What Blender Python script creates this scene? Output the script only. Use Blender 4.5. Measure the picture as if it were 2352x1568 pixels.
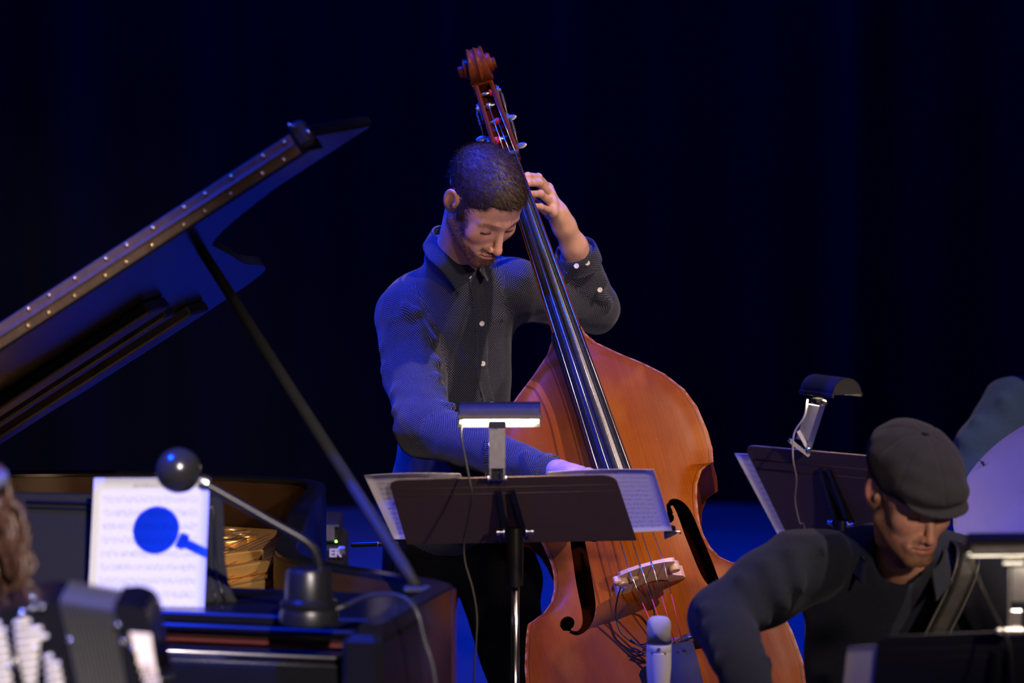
import bpy, bmesh, math, random
import numpy as np
from mathutils import Vector, Matrix
random.seed(7); np.random.seed(7)
for o in list(bpy.data.objects): bpy.data.objects.remove(o)
SC = bpy.context.scene; COL = SC.collection
# ------------------------------------------------------------------ camera, world, lights
F = 11000.0; TILT = math.atan(1084/F); CAM = np.array([0, 0, 2.3])
cd = bpy.data.cameras.new('camera'); cam = bpy.data.objects.new('camera', cd); COL.objects.link(cam)
cam.location = CAM; cam.rotation_euler = (math.pi/2 - TILT, 0, 0)
cd.sensor_width = 36; cd.lens = F*36/2352; cd.clip_end = 60
cd.dof.use_dof = True; cd.dof.focus_distance = 10.05; cd.dof.aperture_fstop = 3.2
SC.camera = cam
W = bpy.data.worlds.new('dark_hall'); SC.world = W; W.use_nodes = True
W.node_tree.nodes['Background'].inputs[0].default_value = (0.25, 0.3, 0.8, 1)
W.node_tree.nodes['Background'].inputs[1].default_value = 0.0035
SC.view_settings.view_transform = 'Standard'; SC.view_settings.look = 'None'
SC.view_settings.gamma = 1; SC.view_settings.exposure = 0.0; SC.view_settings.use_curve_mapping = False

def spot(name, pos, target, power, color, size=.12, angle=30, blend=.5):
    l = bpy.data.lights.new(name, 'SPOT'); o = bpy.data.objects.new(name, l); COL.objects.link(o)
    o.location = pos; o.rotation_euler = (Vector(target)-Vector(pos)).to_track_quat('-Z', 'Y').to_euler()
    l.energy = power; l.color = color; l.shadow_soft_size = size
    l.spot_size = math.radians(angle); l.spot_blend = blend
    return o
BLUE = (0.0, 0.035, 1.0)
WARM = (1.0, 0.75, 0.58)
# hall lamps and added fills: warm white from the front right, blue wash from the rig overhead
spot('key_lamp', (4.9, 5.4, 9.2), (0.66, 10.0, 1.2), 3900, WARM, .09, 18, .45)
spot('key_lamp_left', (1.3, -.1, 5.7), (-.98, 8.2, 1.0), 6600, (1.0, .86, .80), .06, 11.5, .3)
spot('front_fill', (3.6, -1.0, 4.0), (0.15, 10.0, 1.35), 2100, WARM, .2, 11, .5)  # added fill that brightens the bassist's bowed face
spot('front_fill_low', (.3, -1.0, 5.0), (-0.02, 10.1, 1.25), 800, WARM, .2, 6.6, .5)  # weak added fill for the bassist's dark lower torso
spot('blue_stands', (-2.0, 7.2, 7.0), (0.0, 9.15, 1.12), 3000, BLUE, .10, 9, .6)  # narrow spot added to turn the stand lamp shades blue
spot('blue_piano', (-4.0, 7.9, 7.2), (-1.0, 8.7, 1.0), 11000, BLUE, .10, 17, .5)
spot('blue_accordion', (-2.6, 6.6, 6.6), (-.75, 7.25, 1.0), 4500, BLUE, .10, 15, .5)
spot('blue_bassist', (-1.9, 10.7, 7.4), (-0.16, 10.3, 1.35), 5600, BLUE, .10, 14.5, .5)
spot('blue_left', (-5.0, 9.2, 6.6), (-0.35, 10.2, 1.35), 4300, BLUE, .10, 16, .5)
spot('blue_right', (0.6, 11.0, 7.4), (1.35, 9.6, 1.0), 520, BLUE, .15, 34, .6)
spot('blue_floor', (0.2, 16.0, 7.5), (0.2, 14.2, 0.0), 3600, BLUE, .3, 42, 1.0)
spot('blue_curtain', (-0.5, 15.2, 7.6), (-0.5, 17.0, 2.0), 2000, BLUE, .3, 120, .9)

# ------------------------------------------------------------------ helpers
_f = np.array([0, math.cos(TILT), -math.sin(TILT)]); _u = np.array([0, math.sin(TILT), math.cos(TILT)])
def ray(px, py): return _f + np.array([(px-1176)/F, 0, 0]) - _u*(py-784)/F
def P(px, py, Y):
    d = ray(px, py); return CAM + d*(Y/d[1])
def G(px, py, z):
    d = ray(px, py); return CAM + d*((z-CAM[2])/d[2])
V3 = lambda a: np.asarray(a, float)
def unit(a): a = V3(a); return a/np.linalg.norm(a)

def tag(o, label=None, cat=None, group=None, kind=None):
    if label: o['label'] = label
    if cat: o['category'] = cat
    if group: o['group'] = group
    if kind: o['kind'] = kind
    return o
ORG = {}
def thing(name, loc, label, cat, group=None):
    o = bpy.data.objects.new(name, None); COL.objects.link(o); o.location = loc
    o.empty_display_size = .1; ORG[o.name] = V3(loc); return tag(o, label, cat, group)

def mk(name, verts, faces, mat, parent=None, smooth=False, uv=None, col=None, loc=None, shade_angle=None):
    """one mesh object; verts in world coordinates"""
    verts = np.asarray(verts, float)
    if parent is not None: org = ORG[parent.name]
    elif loc is not None: org = V3(loc)
    else:
        org = verts.mean(0); org[2] = verts[:, 2].min()
    me = bpy.data.meshes.new(name)
    if isinstance(faces, np.ndarray) and faces.ndim == 2:
        n, k = faces.shape
        me.vertices.add(len(verts)); me.vertices.foreach_set('co', (verts-org).astype(np.float32).ravel())
        me.loops.add(n*k); me.loops.foreach_set('vertex_index', faces.astype(np.int32).ravel())
        me.polygons.add(n); me.polygons.foreach_set('loop_start', (np.arange(n)*k).astype(np.int32))
        me.polygons.foreach_set('loop_total', np.full(n, k, np.int32))
        me.update(calc_edges=True); me.validate()
    else:
        me.from_pydata([tuple(v) for v in verts-org], [], [tuple(int(i) for i in f) for f in faces]); me.validate()
    if uv is not None:
        a = me.attributes.new('suv', 'FLOAT_VECTOR', 'POINT')
        u3 = np.zeros((len(verts), 3), np.float32); u3[:, :uv.shape[1]] = uv
        a.data.foreach_set('vector', u3.ravel())
    if col is not None:
        a = me.attributes.new('Col', 'FLOAT_COLOR', 'POINT')
        c4 = np.ones((len(verts), 4), np.float32); c4[:, :3] = col; a.data.foreach_set('color', c4.ravel())
    me.polygons.foreach_set('use_smooth', [bool(smooth)]*len(me.polygons))
    if shade_angle:
        try: me.set_sharp_from_angle(angle=math.radians(shade_angle))
        except Exception: pass
    o = bpy.data.objects.new(name, me); COL.objects.link(o)
    if mat: me.materials.append(mat)
    if parent is not None: o.parent = parent; ORG[o.name] = org
    else: o.location = org; ORG[o.name] = org
    return o

class MB:
    def __init__(s): s.v = []; s.f = []
    def add(s, v, f):
        b = len(s.v); s.v += [tuple(map(float, q)) for q in v]; s.f += [tuple(i+b for i in q) for q in f]; return s
    def box(s, c, size, ax=None, bev=0):
        """ax = three axis vectors; bev = chamfer"""
        c = V3(c); h = V3(size)/2; ax = np.eye(3) if ax is None else np.array([unit(a) for a in ax])
        if bev <= 0:
            v = [c+ax[0]*h[0]*i+ax[1]*h[1]*j+ax[2]*h[2]*k for i in (-1,1) for j in (-1,1) for k in (-1,1)]
            return s.add(v, [(0,1,3,2),(4,6,7,5),(0,4,5,1),(2,3,7,6),(0,2,6,4),(1,5,7,3)])
        b = min(bev, *(h*.9)); q = []
        for (i, j) in ((-1,-1),(1,-1),(1,1),(-1,1)):
            if i*j > 0: q += [((h[0]-b)*i, h[1]*j), (h[0]*i, (h[1]-b)*j)] if i < 0 and False else []
        pts = [(-h[0]+b,-h[1]),(h[0]-b,-h[1]),(h[0],-h[1]+b),(h[0],h[1]-b),(h[0]-b,h[1]),(-h[0]+b,h[1]),(-h[0],h[1]-b),(-h[0],-h[1]+b)]
        rings = []
        for z, k in ((-h[2], b), (-h[2]+b, 0), (h[2]-b, 0), (h[2], b)):
            sx = (h[0]-k)/h[0]; sy = (h[1]-k)/h[1]
            rings.append([c+ax[0]*x*sx+ax[1]*y*sy+ax[2]*z for x, y in pts])
        return s.loft(rings, cap=True)
    def loft(s, rings, cap=True, closed=True):
        n = len(rings[0]); v = [p for r in rings for p in r]; f = []
        for i in range(len(rings)-1):
            for j in range(n if closed else n-1):
                k = (j+1) % n; f.append((i*n+j, i*n+k, (i+1)*n+k, (i+1)*n+j))
        if cap: f.append(tuple(range(n-1, -1, -1))); f.append(tuple((len(rings)-1)*n+j for j in range(n)))
        return s.add(v, f)
    def tube(s, pts, r, n=8, cap=True):
        pts = [V3(p) for p in pts]; m = len(pts)
        rr = r if hasattr(r, '__len__') else [r]*m
        rings = []; up = None
        for i, p in enumerate(pts):
            t = unit(pts[min(i+1, m-1)]-pts[max(i-1, 0)])
            if up is None: up = np.cross(t, [0,0,1]) if abs(t[2]) < .9 else np.cross(t, [1,0,0])
            up = unit(up-(up@t)*t); w = np.cross(t, up)
            rings.append([p+rr[i]*(math.cos(a)*up+math.sin(a)*w) for a in np.arange(n)*2*math.pi/n])
        return s.loft(rings, cap)
    def lathe(s, o, axis, prof, n=16):
        """prof: (distance along axis, radius)"""
        axis = unit(axis); a = np.cross(axis, [0,0,1]) if abs(axis[2]) < .9 else np.cross(axis, [1,0,0]); a = unit(a); b = np.cross(axis, a)
        rings = [[V3(o)+axis*h+max(r, 1e-4)*(math.cos(t)*a+math.sin(t)*b) for t in np.arange(n)*2*math.pi/n] for h, r in prof]
        return s.loft(rings, True)
    def prism(s, poly, d):
        """poly: 3D points (planar); extruded by vector d"""
        p = [V3(q) for q in poly]; n = len(p); v = p+[q+V3(d) for q in p]
        f = [tuple(range(n-1,-1,-1)), tuple(range(n, 2*n))]+[(i, (i+1)%n, (i+1)%n+n, i+n) for i in range(n)]
        return s.add(v, f)
    def ell(s, c, r, n=16, m=10, ax=None):
        ax = np.eye(3) if ax is None else np.array([unit(a) for a in ax])
        rings = []
        for i in range(m+1):
            t = math.pi*(i/m); t = min(max(t, .02), math.pi-.02)
            rings.append([V3(c)+ax[0]*r[0]*math.sin(t)*math.cos(a)+ax[1]*r[1]*math.sin(t)*math.sin(a)+ax[2]*r[2]*math.cos(t) for a in np.arange(n)*2*math.pi/n])
        return s.loft(rings, True)
    def build(s, name, mat, parent=None, smooth=False, **k): return mk(name, s.v, s.f, mat, parent, smooth, **k)

def bez(pts, n=8):
    """Catmull-Rom through the points"""
    p = [V3(q) for q in pts]; p = [2*p[0]-p[1]]+p+[2*p[-1]-p[-2]]; out = []
    for i in range(1, len(p)-2):
        for k in range(n):
            t = k/n; a, b, c, d = p[i-1:i+3]
            out.append(.5*((2*b)+(-a+c)*t+(2*a-5*b+4*c-d)*t*t+(-a+3*b-3*c+d)*t**3))
    out.append(p[-2]); return out

# ------------------------------------------------------------------ materials
def mat(name, color, rough=.5, metal=0, spec=.5, noise=0, nscale=20, bump=0, bscale=200, stretch=None, coat=0, sheen=0, emit=None, estr=0, trans=0):
    m = bpy.data.materials.new(name); m.use_nodes = True; nt = m.node_tree; b = nt.nodes['Principled BSDF']
    b.inputs['Base Color'].default_value = (*color, 1); b.inputs['Roughness'].default_value = rough
    b.inputs['Metallic'].default_value = metal; b.inputs['Specular IOR Level'].default_value = spec
    b.inputs['Coat Weight'].default_value = coat; b.inputs['Sheen Weight'].default_value = sheen
    if emit: b.inputs['Emission Color'].default_value = (*emit, 1); b.inputs['Emission Strength'].default_value = estr
    tc = nt.nodes.new('ShaderNodeTexCoord'); mp = nt.nodes.new('ShaderNodeMapping'); nt.links.new(tc.outputs['Object'], mp.inputs[0])
    if stretch: mp.inputs['Scale'].default_value = stretch
    if noise:
        nz = nt.nodes.new('ShaderNodeTexNoise'); nz.inputs['Scale'].default_value = nscale; nz.inputs['Detail'].default_value = 5
        nt.links.new(mp.outputs[0], nz.inputs[0]); mx = nt.nodes.new('ShaderNodeMix'); mx.data_type = 'RGBA'
        mx.inputs[6].default_value = (*[max(0, c*(1-noise)) for c in color], 1); mx.inputs[7].default_value = (*[min(1, c*(1+noise)) for c in color], 1)
        nt.links.new(nz.outputs[0], mx.inputs[0]); nt.links.new(mx.outputs[2], b.inputs['Base Color'])
        r2 = nt.nodes.new('ShaderNodeMapRange'); r2.inputs[3].default_value = rough*.85; r2.inputs[4].default_value = min(1, rough*1.15)
        nt.links.new(nz.outputs[0], r2.inputs[0]); nt.links.new(r2.outputs[0], b.inputs['Roughness'])
    if bump:
        n2 = nt.nodes.new('ShaderNodeTexNoise'); n2.inputs['Scale'].default_value = bscale; n2.inputs['Detail'].default_value = 4
        nt.links.new(mp.outputs[0], n2.inputs[0]); bp = nt.nodes.new('ShaderNodeBump'); bp.inputs['Strength'].default_value = bump; bp.inputs['Distance'].default_value = .002
        nt.links.new(n2.outputs[0], bp.inputs['Height']); nt.links.new(bp.outputs[0], b.inputs['Normal'])
    return m

class N:
    """tiny node graph helper"""
    def __init__(s, m): s.nt = m.node_tree
    def n(s, t, **k):
        x = s.nt.nodes.new(t)
        for a, b in k.items(): setattr(x, a, b)
        return x
    def l(s, a, b): s.nt.links.new(a, b)
    def m(s, op, a, b=None, c=None):
        x = s.n('ShaderNodeMath', operation=op)
        for i, q in enumerate((a, b, c)):
            if q is None: continue
            if isinstance(q, (int, float)): x.inputs[i].default_value = q
            else: s.l(q, x.inputs[i])
        return x.outputs[0]
    def mix(s, f, a, b):
        x = s.n('ShaderNodeMix', data_type='RGBA')
        for i, q in ((0, f), (6, a), (7, b)):
            if isinstance(q, tuple): x.inputs[i].default_value = (*q, 1)
            elif isinstance(q, (int, float)): x.inputs[i].default_value = q
            else: s.l(q, x.inputs[i])
        return x.outputs[2]
    def attr(s, name): return s.n('ShaderNodeAttribute', attribute_name=name)
    def sep(s, v):
        x = s.n('ShaderNodeSeparateXYZ'); s.l(v, x.inputs[0]); return x.outputs
    def noise(s, vec, scale, detail=4, sc=None, rough=.5):
        if sc:
            mp = s.n('ShaderNodeMapping'); s.l(vec, mp.inputs[0]); mp.inputs['Scale'].default_value = sc; vec = mp.outputs[0]
        x = s.n('ShaderNodeTexNoise'); x.inputs['Scale'].default_value = scale; x.inputs['Detail'].default_value = detail
        x.inputs['Roughness'].default_value = rough; s.l(vec, x.inputs[0]); return x.outputs[0]
    def ramp(s, f, lo, hi):
        x = s.n('ShaderNodeMapRange'); x.clamp = True; x.inputs[1].default_value = lo; x.inputs[2].default_value = hi; s.l(f, x.inputs[0]); return x.outputs[0]

def skin_mat(name, tint=(1,1,1)):
    m = mat(name, (.5,.3,.22), .48, spec=.4); g = N(m); b = g.nt.nodes['Principled BSDF']
    tc = g.n('ShaderNodeTexCoord'); a = g.attr('Col')
    nz = g.noise(tc.outputs['Object'], 60, 5); f = g.ramp(nz, .3, .7)
    dark = g.n('ShaderNodeMix', data_type='RGBA', blend_type='MULTIPLY'); dark.inputs[0].default_value = 1
    g.l(a.outputs['Color'], dark.inputs[6]); g.l(g.mix(f, (.88*tint[0],.82*tint[1],.8*tint[2]), (1.06*tint[0],1.05*tint[1],1.04*tint[2])), dark.inputs[7])
    g.l(dark.outputs[2], b.inputs['Base Color'])
    b.inputs['Subsurface Weight'].default_value = .12; b.inputs['Subsurface Radius'].default_value = (.01,.004,.002); b.inputs['Subsurface Scale'].default_value = .6
    bp = g.n('ShaderNodeBump'); bp.inputs['Strength'].default_value = .25; bp.inputs['Distance'].default_value = .001
    g.l(g.noise(tc.outputs['Object'], 500, 3), bp.inputs['Height']); g.l(bp.outputs[0], b.inputs['Normal'])
    return m

def dot_mat(name, base, dot, pitch=.0056, rad=.118):
    m = mat(name, base, .85, spec=.15, sheen=.15); g = N(m); b = g.nt.nodes['Principled BSDF']
    a = g.attr('suv'); x, y, z = g.sep(a.outputs['Vector'])
    u = g.m('DIVIDE', x, pitch); v = g.m('DIVIDE', y, pitch*.5)
    row = g.m('FLOOR', v); odd = g.m('MULTIPLY', g.m('MODULO', g.m('ABSOLUTE', row), 2.0), .5)
    fu = g.m('SUBTRACT', g.m('FRACT', g.m('ADD', u, odd)), .5); fv = g.m('MULTIPLY', g.m('SUBTRACT', g.m('FRACT', v), .5), .5)
    d = g.m('SQRT', g.m('ADD', g.m('MULTIPLY', fu, fu), g.m('MULTIPLY', fv, fv)))
    f = g.m('SUBTRACT', 1.0, g.ramp(d, rad*.75, rad))
    g.l(g.mix(f, base, dot), b.inputs['Base Color'])
    tc = g.n('ShaderNodeTexCoord'); bp = g.n('ShaderNodeBump'); bp.inputs['Strength'].default_value = .5; bp.inputs['Distance'].default_value = .002
    g.l(g.noise(tc.outputs['Object'], 45, 4), bp.inputs['Height']); g.l(bp.outputs[0], b.inputs['Normal'])
    return m

def thin_paper(m, g, b, col):
    tr = g.n('ShaderNodeBsdfTranslucent'); tr.inputs[0].default_value = (*col, 1)
    if b.inputs['Base Color'].links: g.l(b.inputs['Base Color'].links[0].from_socket, tr.inputs[0])
    ms = g.n('ShaderNodeMixShader'); ms.inputs[0].default_value = .42; g.l(b.outputs[0], ms.inputs[1]); g.l(tr.outputs[0], ms.inputs[2])
    g.l(ms.outputs[0], g.nt.nodes['Material Output'].inputs[0])

def paper_mat(name, lines=11, col=(.82,.80,.84), ink=(.05,.05,.07), strength=.75, seed=0.0):
    """printed music: u across 0..1, v down 0..1 in suv"""
    m = mat(name, col, .85, spec=.1); g = N(m); b = g.nt.nodes['Principled BSDF']
    a = g.attr('suv'); x, y, z = g.sep(a.outputs['Vector'])
    v = g.m('MULTIPLY', g.m('SUBTRACT', y, .10), lines/.84)
    fr = g.m('FRACT', v)
    inside = g.m('MULTIPLY', g.m('GREATER_THAN', x, .09), g.m('LESS_THAN', x, .91))
    inside = g.m('MULTIPLY', inside, g.m('MULTIPLY', g.m('GREATER_THAN', y, .10), g.m('LESS_THAN', y, .94)))
    st = g.m('MULTIPLY', g.m('GREATER_THAN', fr, .38), g.m('LESS_THAN', fr, .72))
    ln = g.m('LESS_THAN', g.m('FRACT', g.m('MULTIPLY', g.m('SUBTRACT', fr, .38), 14.7)), .22)
    staff = g.m('MULTIPLY', g.m('MULTIPLY', st, ln), .55)
    cb = g.n('ShaderNodeCombineXYZ'); g.l(g.m('ADD', x, seed), cb.inputs[0]); g.l(y, cb.inputs[1])
    n1 = g.noise(cb.outputs[0], 1.0, 2, (70, 95, 1)); notes = g.m('MULTIPLY', g.m('GREATER_THAN', n1, .60), g.m('MULTIPLY', g.m('GREATER_THAN', fr, .22), g.m('LESS_THAN', fr, .82)))
    n2 = g.noise(cb.outputs[0], 1.0, 1, (130, 14, 1)); stems = g.m('MULTIPLY', g.m('GREATER_THAN', n2, .66), st)
    tx = g.m('MULTIPLY', g.m('GREATER_THAN', g.noise(cb.outputs[0], 1.0, 1, (110, 60, 1)), .5), g.m('LESS_THAN', g.m('ABSOLUTE', g.m('SUBTRACT', y, .055)), .012))
    tx = g.m('MULTIPLY', tx, g.m('LESS_THAN', g.m('ABSOLUTE', g.m('SUBTRACT', x, .5)), .16))
    ink_f = g.m('MULTIPLY', g.m('MAXIMUM', g.m('MAXIMUM', staff, notes), stems), inside)
    ink_f = g.m('MULTIPLY', g.m('MAXIMUM', ink_f, tx), strength)
    g.l(g.mix(ink_f, col, ink), b.inputs['Base Color']); thin_paper(m, g, b, col)
    return m

M = {}
M['gloss_black'] = mat('gloss_black_lacquer', (.006,.006,.008), .2, spec=.28, noise=.3, nscale=6)
M['satin_black'] = mat('satin_black', (.007,.007,.009), .34, spec=.4, noise=.3, nscale=30)
M['matte_black'] = mat('matte_black', (.012,.012,.014), .7, spec=.3, noise=.3, nscale=30)
M['rubber'] = mat('black_rubber', (.02,.02,.022), .45, spec=.5, noise=.2)
M['chrome'] = mat('chrome', (.75,.75,.78), .16, metal=1, noise=.1)
M['steel'] = mat('brushed_steel', (.62,.62,.66), .32, metal=1, noise=.15, nscale=80)
M['nickel'] = mat('satin_nickel', (.50,.49,.53), .36, metal=1, noise=.08, nscale=120)
M['brass'] = mat('brass', (.80,.55,.22), .28, metal=1, noise=.12)
M['desk_brown'] = mat('dull_dark_brown_paint', (.085,.056,.062), .75, spec=.25, noise=.15, nscale=60)
M['desk_black'] = mat('dull_black_paint', (.018,.018,.028), .7, spec=.3, noise=.2, nscale=60)
M['lamp_black'] = mat('lamp_black_enamel', (.010,.010,.014), .4, spec=.6, noise=.2, nscale=40, bump=.15)
M['lamp_crackle'] = mat('crackle_black_enamel', (.014,.014,.018), .5, spec=.4, noise=.5, nscale=700, bump=.8, bscale=900)
M['gold_plate'] = mat('gold_painted_iron', (.62,.36,.11), .3, metal=.75, noise=.15, nscale=12)
M['piano_brown'] = mat('brown_piano_veneer', (.030,.013,.004), .45, spec=.3, noise=.4, nscale=8, stretch=(1,1,6))
M['tuner_steel'] = mat('aged_tuner_steel', (.20,.19,.20), .4, metal=.9, noise=.2)
M['piano_panel'] = mat('piano_panel_black', (.003,.003,.004), .5, spec=.08, noise=.3, nscale=20)
M['hinge_bronze'] = mat('aged_bronze', (.13,.080,.060), .5, metal=.6, noise=.3, nscale=60)
M['felt_red'] = mat('red_felt', (.10,.010,.010), .9, noise=.2)
M['ivory'] = mat('ivory_plastic', (.75,.72,.66), .3, noise=.05)
M['pearl'] = mat('pearl_plastic', (.80,.70,.64), .25, noise=.12, nscale=60)
M['wire_white'] = mat('pale_cord', (.16,.14,.12), .5, noise=.1)
M['cord'] = mat('black_cord', (.02,.02,.02), .45, noise=.2)
# ------------------------------------------------------------------ implicit-surface modelling (bodies, heads, hands, clothes)
def smin(a, b, k):
    if k <= 0: return np.minimum(a, b)
    h = np.clip(.5+.5*(b-a)/k, 0, 1); return b+(a-b)*h-k*h*(1-h)
def smax(a, b, k): return -smin(-a, -b, k)
def s_cone(p, a, b, ra, rb):
    a = V3(a).astype(np.float32); b = V3(b).astype(np.float32); ba = b-a; t = np.clip(((p-a)@ba)/(ba@ba), 0, 1)
    q = p-a-t[..., None]*ba; return np.sqrt((q*q).sum(-1))-(ra+(rb-ra)*t)
def s_ell(p, c, r, R=None):
    q = p-V3(c).astype(np.float32)
    if R is not None: q = q@np.asarray(R, np.float32)          # columns of R = axes
    r = V3(r).astype(np.float32); k0 = np.sqrt(((q/r)**2).sum(-1)); k1 = np.sqrt(((q/(r*r))**2).sum(-1))+1e-9
    return k0*(k0-1)/k1
def grid(lo, hi, h):
    ax = [np.arange(lo[i], hi[i]+h, h, dtype=np.float32) for i in range(3)]
    return ax, np.stack(np.meshgrid(*ax, indexing='ij'), -1)
def nets(fn, lo, hi, h, snap=2):
    ax, p = grid(lo, hi, h); V = fn(p).astype(np.float32); V = np.pad(V, 1, constant_values=abs(V).max())
    o = np.array([ax[i][0]-h for i in range(3)]); S = V < 0
    c = np.zeros([n-1 for n in V.shape], np.int8)
    for i in (0,1):
        for j in (0,1):
            for k in (0,1): c += S[i:V.shape[0]-1+i, j:V.shape[1]-1+j, k:V.shape[2]-1+k]
    idx = np.argwhere((c > 0) & (c < 8)); num = -np.ones(c.shape, np.int64); num[tuple(idx.T)] = np.arange(len(idx))
    acc = np.zeros((len(idx), 3)); cnt = np.zeros(len(idx))
    cor = [(i,j,k) for i in (0,1) for j in (0,1) for k in (0,1)]
    for a in range(8):
        for b in range(a+1, 8):
            A, B = np.array(cor[a]), np.array(cor[b])
            if abs(A-B).sum() != 1: continue
            va = V[tuple((idx+A).T)]; vb = V[tuple((idx+B).T)]; m = (va < 0) != (vb < 0)
            t = va[m]/(va[m]-vb[m]); acc[m] += A+(B-A)*t[:, None]; cnt[m] += 1
    verts = (idx+acc/cnt[:, None])*h+o
    faces = []
    for d in range(3):
        e = [0,0,0]; e[d] = 1; u, w = (d+1)%3, (d+2)%3
        A = S; B = np.roll(S, -1, axis=d); sl = [slice(0, n-1) for n in V.shape]
        m = (A != B)[tuple(sl)]; q = np.argwhere(m); q = q[(q[:, u] > 0) & (q[:, w] > 0)]
        q = q[(q < np.array(num.shape)).all(1)]
        du = np.zeros(3, int); du[u] = 1; dw = np.zeros(3, int); dw[w] = 1
        f = np.stack([num[tuple((q-du-dw).T)], num[tuple((q-dw).T)], num[tuple(q.T)], num[tuple((q-du).T)]], 1)
        flip = ~S[tuple(q.T)]; f[flip] = f[flip][:, ::-1]; faces.append(f)
    faces = np.concatenate(faces); faces = faces[(faces >= 0).all(1)]
    for _ in range(snap):                                         # pull vertices onto the surface
        e = h*.5; g = np.stack([fn((verts+d).astype(np.float32))-fn((verts-d).astype(np.float32)) for d in np.eye(3)*e], -1)/(2*e)
        g /= (np.linalg.norm(g, axis=1, keepdims=True)+1e-6); dd = np.clip(fn(verts.astype(np.float32)), -h, h); verts = verts-g*dd[:, None]
    return verts, faces
def vnormals(v, f):
    n = np.zeros_like(v); fn = np.cross(v[f[:,2]]-v[f[:,0]], v[f[:,3]]-v[f[:,1]])
    for k in range(4): np.add.at(n, f[:, k], fn)
    return n/(np.linalg.norm(n, axis=1, keepdims=True)+1e-12)
def chain(pts, rs, k=.006):
    pts = [V3(p) for p in pts]
    def fn(p):
        d = None
        for i in range(len(pts)-1):
            e = s_cone(p, pts[i], pts[i+1], rs[i], rs[i+1]); d = e if d is None else smin(d, e, k)
        return d
    return fn
def join(parts):
    """[(verts, faces)] -> one"""
    vs, fs, b = [], [], 0
    for v, f in parts: vs.append(v); fs.append(f+b); b += len(v)
    return np.concatenate(vs), np.concatenate(fs)

# ---- head: local frame x = subject's left, -y = forward, z = up; metres
def head_sdf(p, o):
    x, y, z = p[..., 0], p[..., 1], p[..., 2]; q = p.copy(); q[..., 0] = abs(x)       # mirrored
    d = s_ell(p, (0,.016,.037), (.073,.093,.078))
    d = smin(d, s_ell(p, (0,-.035,.028), (.062,.052,.060)), .03)
    d = smin(d, s_ell(p, (0,-.036,-.035), (.056,.054,.072)), .03)
    jw = o.get('jaw', 1.0)
    d = smin(d, s_cone(q, (.052*jw,.004,-.052), (.016,-.076,-.100), .016, .014), .03)
    d = smin(d, s_ell(p, (0,-.080,-.099), (.022,.016,.015)), .02)
    d = smin(d, s_ell(q, (.041,-.060,-.026), (.018,.018,.016)), .028)
    d = smin(d, s_cone(q, (.012,-.085,.016), (.044,-.070,.014), .009, .007), .012)
    d = smin(d, s_ell(p, (0,-.082,.014), (.016,.009,.011)), .012)
    d = smax(d, -s_ell(q, (.031,-.099,-.006), (.019,.016,.013)), .012)
    d = smin(d, s_ell(q, (.031,-.0735,-.005), (.0145,.0135,.0125)), .003)
    d = smin(d, s_cone(p, (0,-.086,.008), (0,-.107,-.038), .0065, .0095), .010)
    d = smin(d, s_ell(p, (0,-.110,-.045), (.0105,.0105,.0095)), .006)
    d = smin(d, s_ell(q, (.0125,-.098,-.048), (.0075,.010,.0075)), .005)
    d = smax(d, -s_ell(q, (.0065,-.104,-.0565), (.0032,.0045,.0025)), .002)
    d = smin(d, s_ell(p, (0,-.078,-.068), (.034,.020,.026)), .012)
    d = smin(d, s_ell(q, (.006,-.096,-.0665), (.016,.0065,.0042)), .004)
    d = smin(d, s_ell(p, (0,-.0945,-.0775), (.018,.0075,.0058)), .004)
    d = smax(d, -s_cone(q, (0,-.1035,-.0715), (.024,-.090,-.0725), .0022, .0014), .002)
    d = smax(d, -s_cone(q, (.0185,-.1,-.046), (.029,-.088,-.066), .0035, .002), .006)       # smile line
    d = smax(d, -s_cone(q, (.020,-.0885,-.0085), (.043,-.082,-.0095), .0011, .0009), .0012) # closed lid line
    # ears
    R = np.array(Matrix.Rotation(-.42, 3, 'Z') @ Matrix.Rotation(-.12, 3, 'X') @ Matrix.Rotation(.18, 3, 'Y'))
    ex = np.array([.0775,.014,.000]); e = s_ell(q, ex, (.0068,.0200,.034), R)
    e = smax(e, -s_ell(q, ex+[.006,-.003,.004], (.0065,.0120,.022), R), .004)
    e = smin(e, s_ell(q, ex+[-.001,-.014,-.004], (.005,.005,.009), R), .003)
    d = smin(d, e, .004)
    return d
def head_mesh(o, h=.0026):
    key = 'jaw%s%s' % (o.get('jaw', 1.0), h)
    if key not in _HC: _HC[key] = nets(lambda p: head_sdf(p, o), (-.1,-.13,-.125), (.1,.125,.14), h, 1)
    return _HC[key]
_HC = {}
def sstep(a, lo, hi): t = np.clip((a-lo)/(hi-lo), 0, 1); return t*t*(3-2*t)
def band(a, c, w): return np.exp(-((a-c)/w)**2)
def vnoise(p, s, seed=0):
    p = p*s+seed; n = np.sin(p[...,0]*1.7+1.3*np.sin(p[...,1]*1.1+seed))*np.sin(p[...,1]*1.9+1.1*np.sin(p[...,2]*1.3))*np.sin(p[...,2]*2.1+1.7*np.sin(p[...,0]*.9))
    return n
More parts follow.
